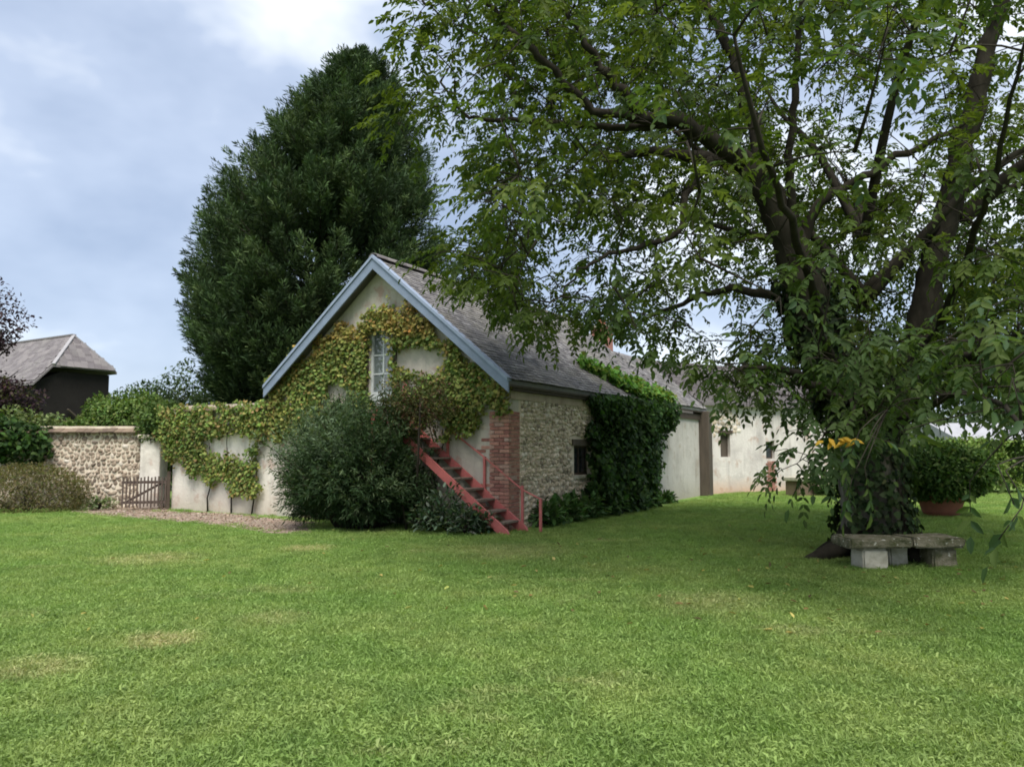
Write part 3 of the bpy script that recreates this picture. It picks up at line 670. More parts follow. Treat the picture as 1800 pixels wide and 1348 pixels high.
for k in range(int(hl / .2)):
    v_ = .14 + k * .2; hwid = hv * v_ / hl - .14; y_ = -hwid + (.1 if k % 2 else 0)
    while y_ < hwid: hm_.append(frame(a0 + hd * v_ + np.array([0, y_, 0]) + hn * (.02 + R.uniform(0, .012)), (0, 1, 0), hd, np.cross((0, 1, 0), hd))); y_ += .305
pieces('slate', 'slating', [box_mesh('slate', .3, .3, .016)], hm_, srf, M['slate'])
mb = MB(); mb.bar((.02, ly(.6), 3.3), (.02, ly(-.5), 2.4), .12, .05); mb.build('brace', M['wood'], sb)

# ---------------------------------------------------------------- low building at far right
rp = At(1690, 790, 33); rb = thing('low_outhouse', (rp[0], rp[1], 0), 'low brown stone outhouse with pale sheet roof beyond the potted shrub', 'outhouse')
mb = MB(); mb.box(0, 9, 0, 4, 0, 1.9); mb.build('wall', M['rubble'], rb)
mb = MB(); mb.prism([(-.3, -.4, 1.95), (-.3, 2, 2.75), (-.3, 4.4, 1.95), (-.3, 4.4, 1.88), (-.3, -.4, 1.88)], (9.6, 0, 0)); mb.build('roof', M['paleroof'], rb)
mb = MB(); mb.box(2.4, 3.6, -.03, .02, .9, 1.6); wd_ = mb.build('window', M['frame'], rb); mb = MB(); mb.box(2.48, 3.52, -.045, -.032, .98, 1.52); mb.build('pane', M['glass'], wd_)
mb = MB(); mb.box(-.3, 9.3, -.43, -.402, 1.8, 1.96); mb.build('fascia', M['darkwood'], rb)

# ---------------------------------------------------------------- climbers
def plane_leaves(parent, polys, dens, ls, pal, holes=(), off=(.04, .22), mapper=onG, org='gable', tpl='vine', edge=None, asp=.95, gap=9, w_=None, pal_edge=None):
    """leaves hanging over a wall: regions traced on the photo, laid on the wall's plane"""
    PP, cc = [], []
    for poly in polys:
        q = np.array([mapper(*p_) for p_ in poly]); lo, hi = q.min(0), q.max(0); ar = (hi[0] - lo[0]) * (hi[1] - lo[1]); n = int(ar * dens)
        s = R.uniform(size=(n, 2)) * (hi - lo) + lo
        jx = s + .12 * np.stack([np.sin(s[:, 1] * 9 + s[:, 0] * 4), np.sin(s[:, 0] * 8 + 1)], 1) + R.normal(size=(n, 2)) * .05
        ok = inpoly(jx[:, 0], jx[:, 1], q) & (lump(np.c_[s, s[:, :1] * 0], 3.4, 21) + .5 * lump(np.c_[s, s[:, :1] * 0], 9, 22) < gap + R.normal(size=n) * .1)
        for h_ in holes:
            hq = np.array([mapper(*p_) for p_ in h_]); ok &= ~inpoly(s[:, 0] + R.normal(size=n) * .05, s[:, 1] + R.normal(size=n) * .05, hq)
        s = s[ok]; PP.append(s)
    s = np.concatenate(PP); n = len(s)
    o = R.uniform(off[0], off[1], n) * (1 + .6 * lump(np.c_[s, s[:, :1] * 0], 3.0, 5))
    if org == 'gable': P = np.array([BL(-a_, y_, z_) for a_, y_, z_ in zip(o, s[:, 0], s[:, 1])]); nv = -BD
    else: P = np.array([BL(x_, -a_, z_) for a_, x_, z_ in zip(o, s[:, 0], s[:, 1])]); nv = -AD
    D = nrm(np.array([0, 0, -.8]) + rdir(n) * .8 + nv * .3); N = nrm(nv + np.array([0, 0, .4]) + rdir(n) * .7)
    Ln = ls * R.uniform(.6, 1.3, n)
    c = tints(n, pal, .2, w_, 1 + .25 * lump(np.c_[s, s[:, :1] * 0], 5.0, 8))
    if pal_edge is not None:
        f_ = np.clip(pal_edge(s) + .25 * lump(np.c_[s, s[:, :1] * 0], 6, 3) + R.normal(size=n) * .2, 0, 1)[:, None]; c = c * (1 - f_) + tints(n, [(.3, .17, .05), (.24, .15, .045), (.36, .25, .075)], .2) * f_
    return leaves('foliage', P, D, N, Ln, Ln * asp, c, parent, tpl)
def vine_stems(parent, n, y0, y1, z1, org='gable'):
    iv = inv_of(parent); mb = MB()
    for i in range(n):
        y = R.uniform(y0, y1); pts = []; z_ = 0
        while z_ < z1 * R.uniform(.7, 1):
            p_ = BL(-.05, y, z_) if org == 'gable' else BL(y, -.05, z_); pts.append(iv[:3, :3] @ p_ + iv[:3, 3]); z_ += .35; y += R.uniform(-.14, .14)
        if len(pts) > 1: mb.tube(pts, list(np.linspace(.022, .008, len(pts))), 5)
    mb.build('stem', M['twig'], parent, True)
GREEN = [(.14, .2, .05), (.2, .24, .065), (.1, .155, .042), (.235, .235, .075), (.24, .18, .07)]
vc = thing('virginia_creeper', BL(-.05, 3.2, 0), 'yellowing creeper with orange edges covering the barn gable', 'creeper', rz=BARN_RZ)
gpoly = [(476, 676), (505, 640), (545, 603), (590, 578), (640, 570), (652, 556), (675, 540), (695, 522), (714, 516), (750, 560), (795, 604), (845, 640), (888, 668), (905, 682), (900, 712), (868, 722), (850, 742), (820, 752), (800, 775), (770, 775), (740, 760), (640, 770), (476, 770)]
plane_leaves(vc, [gpoly], 1450, .068, GREEN, [[(652, 582), (692, 582), (692, 705), (648, 705)], [(693, 615), (735, 606), (785, 612), (792, 640), (770, 662), (735, 655), (712, 650), (700, 640)], [(700, 668), (745, 664), (742, 682), (706, 684)], [(770, 690), (790, 682), (790, 700), (775, 706)]], gap=.74,
             off=(.03, .2), w_=[.32, .26, .26, .12, .04], pal_edge=lambda s: np.clip(1.15 - (np.minimum(zr(0) + np.where(s[:, 0] < YR, s[:, 0], 2 * YR - s[:, 0]) * SL - s[:, 1], 9) - .25) / .5, 0, 1) * .3 + (s[:, 1] > 4.0) * .4)
vine_stems(vc, 9, .6, 6.0, 3.2)
wc = thing('wall_creeper', BL(-.05, 8.5, 0), 'yellow green creeper hanging over the whitewashed garden wall', 'creeper', rz=BARN_RZ)
wpoly = [(284, 722), (330, 714), (400, 712), (476, 702), (482, 745), (470, 790), (448, 800), (462, 830), (462, 862), (440, 874), (418, 866), (392, 846), (350, 838), (300, 800), (282, 765)]
plane_leaves(wc, [wpoly], 1150, .07, GREEN, [[(362, 772), (420, 758), (455, 768), (440, 800), (375, 798)]], gap=.95, w_=[.26, .26, .2, .17, .11], off=(.04, .28))
vine_stems(wc, 3, 6.7, 10.1, 2.5)
# ivy on the long wall and over the eaves
iv_ = thing('wall_ivy', BL(6, -.1, 0), 'thick dark ivy climbing the barn long wall and spilling onto its roof', 'ivy', rz=BARN_RZ)
DK = [(.025, .055, .014), (.035, .075, .02), (.05, .1, .022), (.018, .04, .012)]
ipoly = [(1042, 700), (1062, 690), (1180, 712), (1168, 760), (1158, 790), (1162, 840), (1150, 885), (1045, 890), (1038, 835), (1052, 800), (1040, 770), (1055, 740)]
plane_leaves(iv_, [ipoly], 900, .105, DK + [(.06, .11, .03)], mapper=lambda a_, b_: onW(a_, b_, .25), org='wall', off=(.05, .55))
n = 5200; xs = R.uniform(4.6, 9.9, n); vs = R.uniform(-.05, 1.5, n); top = np.interp(xs, [4.6, 5.0, 5.6, 6.6, 8, 9.2, 9.9], [1.3, 1.45, 1.3, 1.0, .75, .45, .1]) + .2 * np.sin(xs * 5); bot = np.interp(xs, [4.6, 5.2, 6.2, 7], [1.1, .85, .1, -.1])
ok = (vs < top) & (vs > bot); xs, vs = xs[ok], vs[ok]; n = len(xs); hh = R.uniform(.02, .28, n)
P = np.array([BL(x_, -.13 + v_ * .77 - h_ * .6, zr(-.13) + v_ * .64 + h_ * .75) for x_, v_, h_ in zip(xs, vs, hh)])
rn = nrm(-AD * .63 + np.array([0, 0, .78]))
D = nrm(rdir(n) * .8 + np.array([0, 0, -.4]) - AD * .4); N = nrm(rn + rdir(n) * .45); Ln = .12 * R.uniform(.6, 1.3, n)
leaves('roof_foliage', P, D, N, Ln, Ln * .9, tints(n, [(.085, .19, .03), (.11, .22, .04), (.06, .14, .025), (.15, .2, .04)], .16), iv_, 'vine')  # ivy on the roof tinted brighter: sunlight put into the leaf colour
vine_stems(iv_, 8, 4.6, 8.6, 2.9, 'wall')
# ivy lobe on the far left wall
li = thing('corner_ivy', (-14.2, 20.8, 0), 'dark ivy hanging over the left end of the rubble wall', 'ivy')
dome_leaves('foliage', li, (-14.3, 20.95, 1.75), (2.0, .55, .62), 5200, .12, DK + [(.06, .1, .03)], tpl='vine', asp=.9, lumps=.3)
mb = MB(); mb.tube([(-.2, 0, 0), (-.1, .1, .9), (.2, .1, 1.9)], [.04, .035, .02], 6); mb.build('stem', M['twig'], li, True)

# ---------------------------------------------------------------- shrubs and beds
# the big feathery shrub by the stair: arching shoots with narrow leaves
sc = G(622, 941); sc = sc + np.array([-.1, 1.15, 0])
sh = thing('feathery_shrub', (sc[0], sc[1], 0), 'tall dense dark feathery shrub left of the red stair', 'shrub')
mbs = MB(); PL, DL, NL, LL, CL = [], [], [], [], []
ns = 3000
SHP = [(470, 800), (490, 735), (530, 700), (600, 676), (660, 690), (712, 672), (724, 705), (716, 765), (742, 805), (782, 860), (790, 900), (760, 930), (660, 946), (540, 942), (500, 910), (470, 862)]
cnt = 0
while cnt < ns:
    u = rdir(1)[0]
    if u[2] < -.86: continue
    prof = 1 + .13 * math.sin(u[0] * 6 + 1) + .1 * math.sin(u[2] * 8 + u[1] * 3)
    tip = sc + np.array([0, 0, 1.35]) + u * np.array([1.8, 1.25, 1.6]) * prof * R.uniform(.72, 1.06)
    px, py, _ = projv(tip[None]); 
    if not inpoly(px, py, SHP)[0] and R.uniform() > .07: continue
    if (tip - C0) @ BD > -.05: continue
    cnt += 1
    b0 = sc + np.array([u[0] * .5, u[1] * .4, 0.05]); mid = (b0 + tip) / 2 + np.array([0, 0, .5 + .2 * u[2]])
    t = np.linspace(.3, 1, 34)[:, None]; crv = (1 - t) ** 2 * b0 + 2 * t * (1 - t) * mid + t ** 2 * tip; tan = nrm(2 * (1 - t) * (mid - b0) + 2 * t * (tip - mid))
    k0 = R.randint(4, 16); crv = crv[k0:k0 + 20]; tan = tan[k0:k0 + 20]; k_ = len(crv)
    PL.append(crv + R.normal(size=(k_, 3)) * .025); DL.append(nrm(tan * .7 + rdir(k_) * .75 + np.array([0, 0, -.25]))); NL.append(rdir(k_) + np.array([0, 0, .6])); LL.append(R.uniform(.07, .14, k_))
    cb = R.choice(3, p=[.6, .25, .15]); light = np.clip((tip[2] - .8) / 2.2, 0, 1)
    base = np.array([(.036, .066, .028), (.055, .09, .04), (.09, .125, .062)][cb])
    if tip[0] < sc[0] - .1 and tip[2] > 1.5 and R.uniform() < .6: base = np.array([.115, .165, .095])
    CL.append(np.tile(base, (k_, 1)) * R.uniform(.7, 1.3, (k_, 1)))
    if cnt % 14 == 0: 
        q = ((1 - t[::8]) ** 2 * b0 + 2 * t[::8] * (1 - t[::8]) * mid + t[::8] ** 2 * tip) - np.array([sc[0], sc[1], 0]); mbs.tube(np.vstack([b0 - np.array([sc[0], sc[1], 0]), q]), list(np.linspace(.016, .004, len(q) + 1)), 4)
mbs.build('stem', M['twig'], sh, True)
P = np.concatenate(PL); Ln = np.concatenate(LL); ok = P[:, 2] > .02
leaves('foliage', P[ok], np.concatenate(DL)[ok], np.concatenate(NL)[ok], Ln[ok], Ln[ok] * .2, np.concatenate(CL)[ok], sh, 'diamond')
# fuchsia-red topped shrub by the door
g = At(730, 716, 15.2); bush('fuchsia_shrub', 'reddish topped shrub just above the upper end of the red stair', 'shrub', (g[0], g[1], g[2]), (.85, .5, .55), 3800, .075, [(.07, .075, .03), (.12, .07, .045), (.05, .075, .025), (.1, .1, .04)], tpl='diamond', asp=.4, lumps=.55, lsc=3.5, shell=.55, k=3)
# leafy clumps along the wall foot
def clump(name, label, px, py, hgt, rd_, n, ls, pal, group, asp=.5, dy=0):
    g_ = G(px, py); o = thing(name, (g_[0], g_[1], 0), label, 'plant', group)
    ang = R.uniform(0, 6.28, n); el = R.uniform(.15, 1.2, n); u = np.stack([np.cos(ang) * np.cos(el), np.sin(ang) * np.cos(el), np.sin(el)], 1)
    rr = R.uniform(.35, 1, n); P_ = np.array([g_[0], g_[1], .02]) + u * np.array([rd_, rd_, hgt]) * rr[:, None] - u * .0; P_[:, 2] = np.maximum(P_[:, 2], .04)
    Ln_ = ls * R.uniform(.6, 1.3, n); D_ = nrm(u * .8 + rdir(n) * .5 + np.array([0, 0, -.25])); N_ = nrm(np.array([0, 0, 1.0]) + u * .4 + rdir(n) * .4)
    leaves('foliage', P_, D_, N_, Ln_, Ln_ * asp, tints(n, pal, .2), o, 'leaf')
    mb_ = MB()
    for i in range(9):
        mb_.tube([(0, 0, 0), u[i] * np.array([rd_, rd_, hgt]) * .4 + np.array([0, 0, .08]), u[i] * np.array([rd_, rd_, hgt]) * .85], [.012, .009, .004], 4)
    mb_.build('stem', M['twig'], o, True); return o
LP = [(.06, .125, .035), (.08, .15, .05), (.045, .09, .03), (.1, .17, .07)]
for i, (px, py, h_, r_) in enumerate(((958, 924, .5, .5), (992, 917, .6, .55), (1028, 911, .6, .6), (1062, 905, .65, .6), (1098, 898, .7, .65), (1130, 892, .6, .55), (1166, 884, .3, .35))):
    clump('leafy_plant', ['broad leaved plant nearest the stair foot in the barn bed', 'second broad leaved plant from the stair in the bed along the flint wall', 'third leafy plant from the stair under the barn window', 'leafy plant at the near edge of the dark wall ivy', 'leafy plant in the middle below the dark wall ivy', 'leafy plant below the far edge of the dark wall ivy', 'small low plant beside the pale shed panel'][i], px, py, h_, r_, 420, .17, LP, 'plants along the foot of the barn wall')
for i, (px, py, h_, r_) in enumerate(((756, 936, .7, .45), (786, 937, 1.0, .5), (818, 940, .6, .42), (850, 938, .36, .32))):
    clump('grey_leaved_plant', ['grey green plant at the right foot of the feathery shrub', 'tallest grey green plant under the red stair', 'grey green plant under the middle of the red stair', 'small grey green plant near the stair bottom'][i], px, py, h_, r_, 380, .12, [(.05, .09, .045), (.085, .125, .075), (.03, .06, .03), (.12, .16, .11)], 'plants under the red stair', asp=.4)
g = G(112, 898); clump('rockery_plant', 'small pale green plant at the foot of the rubble wall', 175, 896, .35, .5, 260, .1, [(.14, .18, .09), (.09, .13, .05)], None)
bush('olive_bush', 'low rounded olive brown bush at the left edge of the lawn', 'bush', G(5, 903) + np.array([0, .9, .35]), (1.5, 1.1, .9), 15000, .07, [(.115, .1, .04), (.15, .125, .055), (.075, .075, .028), (.1, .115, .035)], asp=.35, lumps=.1, shell=.16)
# hedges behind the rubble wall
hg = At(215, 740, 23); bush('box_hedge', 'clipped rounded green hedge rising above the rubble wall and pillar', 'hedge', (hg[0], 23.0, 1.7), (1.75, 1.1, 1.6), 26000, .11, [(.075, .13, .03), (.11, .17, .045), (.05, .09, .02), (.14, .19, .06)], asp=.6, lumps=.2)
hg = At(60, 740, 23.4); bush('low_hedge', 'pale green low hedge showing over the left part of the rubble wall', 'hedge', (hg[0] - .8, 23.2, 1.2), (3.6, .9, 1.5), 24000, .12, [(.11, .15, .05), (.15, .19, .075), (.07, .1, .035)], asp=.6, lumps=.2, zmin=-.4)
hg = At(268, 765, 20.7); bush('overhanging_shrub', 'leafy shrub spilling over the pale gate pillar', 'shrub', (hg[0] + .1, 21.0, 2.2), (.62, .62, .7), 4200, .1, [(.07, .115, .03), (.1, .15, .045), (.045, .08, .02)], asp=.7, lumps=.3)
for px, top, Y, rx, lb in ((262, 672, 31, 1.5, 'grey green bush right of the far slate barn'), (330, 664, 30, 1.7, 'taller grey green bush between slate barn and conifer'), (405, 672, 28, 1.8, 'grey green bush at the left foot of the conifer'), (452, 690, 24.5, 1.3, 'low bush behind the white wall beside the barn')):
    tz = At(px, top, Y)[2]; bush('bush', lb, 'bush', (At(px, 700, Y)[0], Y, tz * .5), (rx, 1.2, tz * .5), 9000, .17, [(.06, .095, .045), (.085, .12, .06), (.04, .065, .028)], 'bushes behind the garden walls', asp=.5, lumps=.25)
# purple-leaved plum
pt = At(-8, 575, 25.5)
pm = thing('plum_tree', (pt[0] - .6, 25.5, 0), 'dark purple leaved plum tree at the left edge of the picture', 'tree')
mb = MB(); mb.tube([(0, 0, 0), (.05, .1, 1.6), (.1, 0, 3.2), (.2, 0, 4.6)], [.17, .14, .1, .04], 8); mb.build('trunk', M['bark_dark'], pm, True)
mb = MB()
for i in range(10):
    a_ = i * 2.4; mb.tube([(.08, 0, 2.2 + .2 * i), (.08 + .5 * math.cos(a_), .5 * math.sin(a_), 3 + .2 * i), (.1 + 1.2 * math.cos(a_), 1.2 * math.sin(a_), 3.6 + .22 * i)], [.05, .035, .012], 5)
mb.build('branch', M['bark_dark'], pm, True)
PU = [(.035, .02, .03), (.05, .026, .036), (.022, .014, .02), (.06, .04, .04)]
dome_leaves('crown', pm, (pt[0] - .75, 25.5, pt[2] - .15), (1.4, 1.3, 1.6), 6000, .13, PU, asp=.55, lumps=.45, shell=.5)
dome_leaves('lower_crown', pm, (pt[0] - .2, 25.2, 3.0), (1.9, 1.2, 1.05), 9000, .13, PU + [(.05, .055, .02)], asp=.55, lumps=.3)

# ---------------------------------------------------------------- conifer
YC = 27.5; bc = At(560, 700, YC)
cf = thing('conifer', (bc[0], YC, 0), 'huge dark broad cypress conifer behind the barn', 'conifer')
SIL = [(104, 596, 664), (128, 560, 694), (160, 530, 714), (205, 474, 738), (268, 402, 762), (330, 362, 775), (400, 330, 796), (480, 314, 806), (560, 314, 808), (640, 330, 800), (700, 375, 790), (745, 430, 760)]
ysil = np.array([s_[0] for s_ in SIL]); lft = np.array([s_[1] for s_ in SIL]); rgt = np.array([s_[2] for s_ in SIL])
zs = np.array([At(560, y_, YC)[2] for y_ in ysil])[::-1]; cxm = np.array([(At(l_, y_, YC)[0] + At(r_, y_, YC)[0]) / 2 for y_, l_, r_ in SIL])[::-1]; rm = np.array([(At(r_, y_, YC)[0] - At(l_, y_, YC)[0]) / 2 for y_, l_, r_ in SIL])[::-1]
SPOLY = [(l_, y_) for y_, l_, r_ in SIL] + [(700, 900), (450, 900)][::-1] + [(r_, y_) for y_, l_, r_ in SIL[::-1]]
PL, DL, NL, LL, CL = [], [], [], [], []; mbb = MB(); npl = 3600
ztop = zs[-1]
nbr = 600; PAL = np.array([(.028, .05, .02), (.042, .07, .025), (.065, .095, .036), (.022, .036, .017)])
for i in range(nbr):
    z_ = zs[0] + (ztop - .1 - zs[0]) * (R.uniform() ** 1.15); a_ = i * 2.39996 + R.uniform(-.2, .2)
    if math.sin(a_) > .3 and R.uniform() < .5: a_ = -a_        # fewer boughs on the hidden side
    rr = np.interp(z_, zs, rm); cx_ = np.interp(z_, zs, cxm); out_ = np.array([math.cos(a_), math.sin(a_), 0])
    ud = nrm(out_ + np.array([0, 0, R.uniform(.35, .8)])); over = R.uniform(-1.0, -.1) * min(1, rr / 3.2); rad_ = rr
    for _ in range(12):
        tip = np.array([cx_, YC, z_]) + out_ * rad_; q_ = projv((tip - ud * over)[None])
        if inpoly(q_[0], q_[1], SPOLY)[0]: break
        rad_ *= .93
    inb = np.array([cx_, YC, z_ - rad_ * .45]); bl = np.linalg.norm(tip - inb); ax = (tip - inb) / bl
    mbb.tube([inb - np.array([bc[0], YC, 0]), (inb + tip) / 2 - np.array([bc[0], YC, 0]), tip - ax * .25 - np.array([bc[0], YC, 0])], [.06, .035, .01], 4)
    npl_ = 9 + int(rad_ * 2.0); tone = R.uniform(.75, 1.3)
    for j in range(npl_):
        t_ = 1 - (j / npl_) * min(.72, 2.6 / bl) if j else 1.0
        side = rdir(1)[0] * np.array([1, 1, .6]); pt_ = inb + ax * bl * t_ + side * (.12 + .55 * (1 - t_) ** .6) * min(1, rad_ / 2) * (1 if j else 0)
        pd = nrm(ax + side * .55 + np.array([0, 0, .35])); pl_ = R.uniform(.7, 1.3); k_ = 58
        tt = R.uniform(0, 1, k_) ** .75; sp = ((1 - tt) * .27 + .015) * pl_; off = rdir(k_) * sp[:, None]
        PL.append(pt_ - pd * pl_ * .6 + pd * (tt * pl_)[:, None] + off); DL.append(nrm(pd + nrm(off) * .75 + rdir(k_) * .3)); NL.append(rdir(k_)); LL.append(R.uniform(.09, .24, k_))
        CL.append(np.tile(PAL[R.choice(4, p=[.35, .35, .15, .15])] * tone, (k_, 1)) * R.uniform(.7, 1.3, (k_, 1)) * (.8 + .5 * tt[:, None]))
P = np.concatenate(PL); Ln = np.concatenate(LL)
mb = MB(); mb.tube([(0, 0, 0), (.1, 0, 4), (cxm[6] - bc[0], 0, 9), (cxm[-1] - bc[0], 0, ztop - .4)], [.5, .42, .25, .04], 10); mb.build('trunk', M['bark_dark'], cf, True)
mbb.build('branch', M['bark_dark'], cf, True)
leaves('foliage', P, np.concatenate(DL), np.concatenate(NL), Ln, Ln * .3, np.concatenate(CL), cf, 'blade', 'needle')

# ---------------------------------------------------------------- walnut tree
tb = G(1540, 981); TX, TY = tb[0], tb[1]
wt = thing('walnut_tree', (TX, TY, 0), 'large spreading walnut tree with ivy clad trunk behind the stone bench', 'tree')
ofs = np.array([TX, TY, 0])
def smooth(pts, rr, k=5):
    pts = np.array(pts, float); n_ = len(pts); o, q = [], []
    for i in range(n_ - 1):
        p0, p1, p2, p3 = pts[max(i - 1, 0)], pts[i], pts[i + 1], pts[min(i + 2, n_ - 1)]
        for j in range(k):
            t = j / k; o.append(.5 * (2 * p1 + (p2 - p0) * t + (2 * p0 - 5 * p1 + 4 * p2 - p3) * t * t + (3 * p1 - p0 - 3 * p2 + p3) * t ** 3)); q.append(rr[i] * (1 - t) + rr[i + 1] * t)
    o.append(pts[-1]); q.append(rr[-1]); return np.array(o), np.array(q)
NODES = []; NR = []
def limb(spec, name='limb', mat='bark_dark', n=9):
    pts = [At(a_, b_, Y_) for a_, b_, Y_, _ in spec]; rr = [s_[3] for s_ in spec]; o, q = smooth(pts, rr)
    if name == 'limb': o[1:] = o[1:] + R.normal(size=(len(o) - 1, 3)) * .02
    NODES.append(o); NR.append(q); mb_ = MB(); mb_.tube(o - ofs, q, n, .05); return mb_.build(name, M[mat], wt, True)
trk = limb([(1540, 984, TY, .5), (1538, 955, TY, .47), (1535, 900, TY, .44), (1530, 850, TY, .43), (1528, 800, TY + .05, .44), (1522, 750, TY + .1, .42)], 'trunk', 'bark', 14)
mb = MB()
for a_, ln in ((3.3, 1.0), (4.1, .7), (2.4, .6), (5.2, .7), (.2, .6), (1.2, .6)):
    d_ = np.array([math.cos(a_), math.sin(a_), 0]); mb.tube([d_ * .3 + np.array([0, 0, .5]), d_ * .48 + np.array([0, 0, .18]), d_ * (.5 + ln * .4) + np.array([0, 0, .05]), d_ * (.5 + ln * .75) + np.array([0, 0, -.04])], [.16, .16, .1, .03], 7, .1)
mb.build('root', M['bark_dark'], wt, True)
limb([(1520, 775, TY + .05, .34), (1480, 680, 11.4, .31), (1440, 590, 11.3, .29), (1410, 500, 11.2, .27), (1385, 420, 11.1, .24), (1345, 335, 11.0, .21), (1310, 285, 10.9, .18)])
limb([(1540, 775, TY + .1, .34), (1590, 680, 11.7, .27), (1622, 560, 11.8, .23), (1648, 440, 11.8, .2), (1675, 330, 11.8, .19), (1705, 210, 11.7, .17), (1735, 100, 11.6, .14), (1765, -20, 11.5, .1), (1780, -160, 11.4, .05)])
limb([(1690, 390, 11.8, .13), (1730, 350, 11.6, .12), (1790, 300, 11.3, .1), (1870, 240, 11, .08), (2000, 150, 10.6, .03)])
limb([(1315, 290, 10.9, .15), (1270, 258, 10.7, .13), (1190, 215, 10.3, .11), (1125, 203, 10, .09), (1085, 150, 9.8, .07), (1040, 90, 9.6, .05), (1000, 20, 9.5, .03)])
limb([(1330, 305, 10.9, .12), (1250, 280, 11.2, .1), (1150, 268, 11.6, .075), (1090, 280, 11.9, .06), (1040, 330, 12.1, .045), (1010, 400, 12.3, .02)])
limb([(1350, 345, 11, .13), (1330, 240, 11.4, .12), (1300, 130, 11.8, .1), (1270, 60, 12.1, .08), (1225, -20, 12.4, .06), (1200, -120, 12.6, .02)])
limb([(1392, 440, 11.1, .07), (1388, 320, 10.8, .06), (1392, 200, 10.5, .055), (1402, 100, 10.3, .045), (1408, -10, 10.1, .03)])
limb([(1400, 480, 11.2, .08), (1430, 370, 11, .07), (1490, 328, 10.9, .06), (1560, 285, 10.8, .055), (1655, 240, 10.7, .04), (1730, 190, 10.5, .02)])
limb([(1125, 203, 10, .07), (1040, 190, 9.8, .06), (960, 112, 9.5, .05), (905, 60, 9.3, .04), (860, 10, 9.2, .025), (830, -60, 9.1, .012)])
limb([(1190, 215, 10.3, .06), (1080, 225, 10.2, .05), (950, 212, 10.2, .04), (870, 212, 10.2, .03), (815, 195, 10.2, .022), (770, 140, 10.2, .012)])
limb([(1250, 280, 11.2, .07), (1210, 340, 10.8, .055), (1190, 410, 10.4, .045), (1100, 440, 9.9, .03), (1030, 470, 9.6, .02), (985, 520, 9.4, .01)])
limb([(1420, 540, 11.3, .1), (1360, 520, 12.2, .08), (1270, 510, 13, .06), (1180, 540, 13.6, .04), (1110, 580, 14, .015)])
limb([(1470, 660, 11.4, .08), (1440, 560, 9.8, .06), (1400, 420, 8.4, .045), (1340, 260, 7.4, .03), (1290, 60, 6.8, .015)])
limb([(1600, 650, 11.7, .08), (1660, 560, 10.2, .06), (1710, 430, 8.6, .04), (1760, 260, 7.4, .025), (1800, 60, 6.6, .012)])
limb([(1590, 690, 11.7, .09), (1680, 640, 10.4, .07), (1760, 600, 9, .05), (1830, 580, 7.6, .03)])
limb([(1500, 720, 11.4, .08), (1440, 680, 10.2, .06), (1370, 650, 9.2, .04), (1300, 650, 8.6, .015)])
limb([(1560, 745, 11.5, .07), (1620, 725, 9.6, .05), (1680, 690, 7.9, .035), (1770, 720, 6.2, .02), (1830, 800, 5.2, .012)])
limb([(1530, 730, 11.2, .06), (1520, 690, 9.8, .045), (1500, 700, 8.6, .03), (1490, 745, 7.8, .012)])
for a_, el, ln in ((1.2, .5, 5.5), (2.2, .6, 5), (.2, .55, 5.5), (-.6, .7, 5), (1.7, .9, 5.5), (-1.6, .9, 5.0), (2.9, .8, 5)):      # the crown's other limbs
    b0 = np.array([TX, TY, 4.2 + R.uniform(-.5, 1)]); d_ = np.array([math.cos(a_) * math.cos(el), math.sin(a_) * math.cos(el), math.sin(el)])
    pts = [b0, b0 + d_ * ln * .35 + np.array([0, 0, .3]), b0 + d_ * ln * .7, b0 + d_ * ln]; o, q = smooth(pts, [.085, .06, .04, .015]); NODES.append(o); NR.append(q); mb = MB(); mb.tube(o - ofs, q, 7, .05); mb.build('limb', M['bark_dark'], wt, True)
CROWN = [(692, -400), (690, 60), (706, 150), (735, 230), (765, 330), (835, 400), (790, 440), (800, 470), (850, 540), (930, 585), (1050, 565), (1120, 580), (1180, 615), (1260, 665), (1310, 705), (1390, 715), (1430, 750), (1480, 780), (1555, 790), (1585, 720), (1650, 700), (1760, 720), (1830, 840), (2300, 900), (2300, -400)]
GAPS = [(.3, [(955, 410), (1085, 395), (1130, 470), (1060, 560), (985, 540), (930, 480)]), (.62, [(1090, 420), (1330, 430), (1390, 560), (1330, 640), (1130, 600)]),
        (.3, [(680, -20), (850, -20), (850, 180), (850, 480), (740, 300)]), (.0, [(745, 210), (800, 230), (810, 400), (765, 330)]), (.25, [(1350, 60), (1480, 60), (1470, 250), (1370, 290)]), (.28, [(1480, 130), (1670, 130), (1640, 280), (1490, 330)]),
        (.2, [(1480, 420), (1600, 440), (1610, 600), (1540, 620)]), (.3, [(1745, 10), (1830, 10), (1830, 130), (1745, 120)]), (.3, [(1600, 310), (1650, 310), (1640, 400), (1570, 410)]), (.3, [(1690, 310), (1760, 320), (1790, 420), (1700, 430)]),
        (.5, [(1180, 30), (1330, 30), (1320, 130), (1200, 140)]), (.15, [(1190, 560), (1310, 540), (1320, 620), (1200, 640)]), (.1, [(1600, 690), (1780, 690), (1780, 780), (1600, 790)]), (.25, [(1380, 600), (1440, 640), (1400, 720), (1330, 690)])]
cand = []
N_ = 26000
c3 = np.stack([R.uniform(-2.4, 13, N_), R.uniform(3.6, 18.5, N_), R.uniform(.6, 13, N_)], 1)
el = ((c3[:, 0] - TX) / 7.4) ** 2 + ((c3[:, 1] - TY) / 7.2) ** 2 + ((c3[:, 2] - 5.2) / np.where(c3[:, 2] > 5.2, 7.4, 4.9)) ** 2
px, py, dz = projv(c3); inf = (px > -100) & (px < 1900) & (py > -80) & (py < 1400)
prob = np.where(inpoly(px, py, CROWN), 1.0, 0.0)
for d_, g_ in GAPS: prob = np.where(inpoly(px, py, g_), np.minimum(prob, d_), prob)
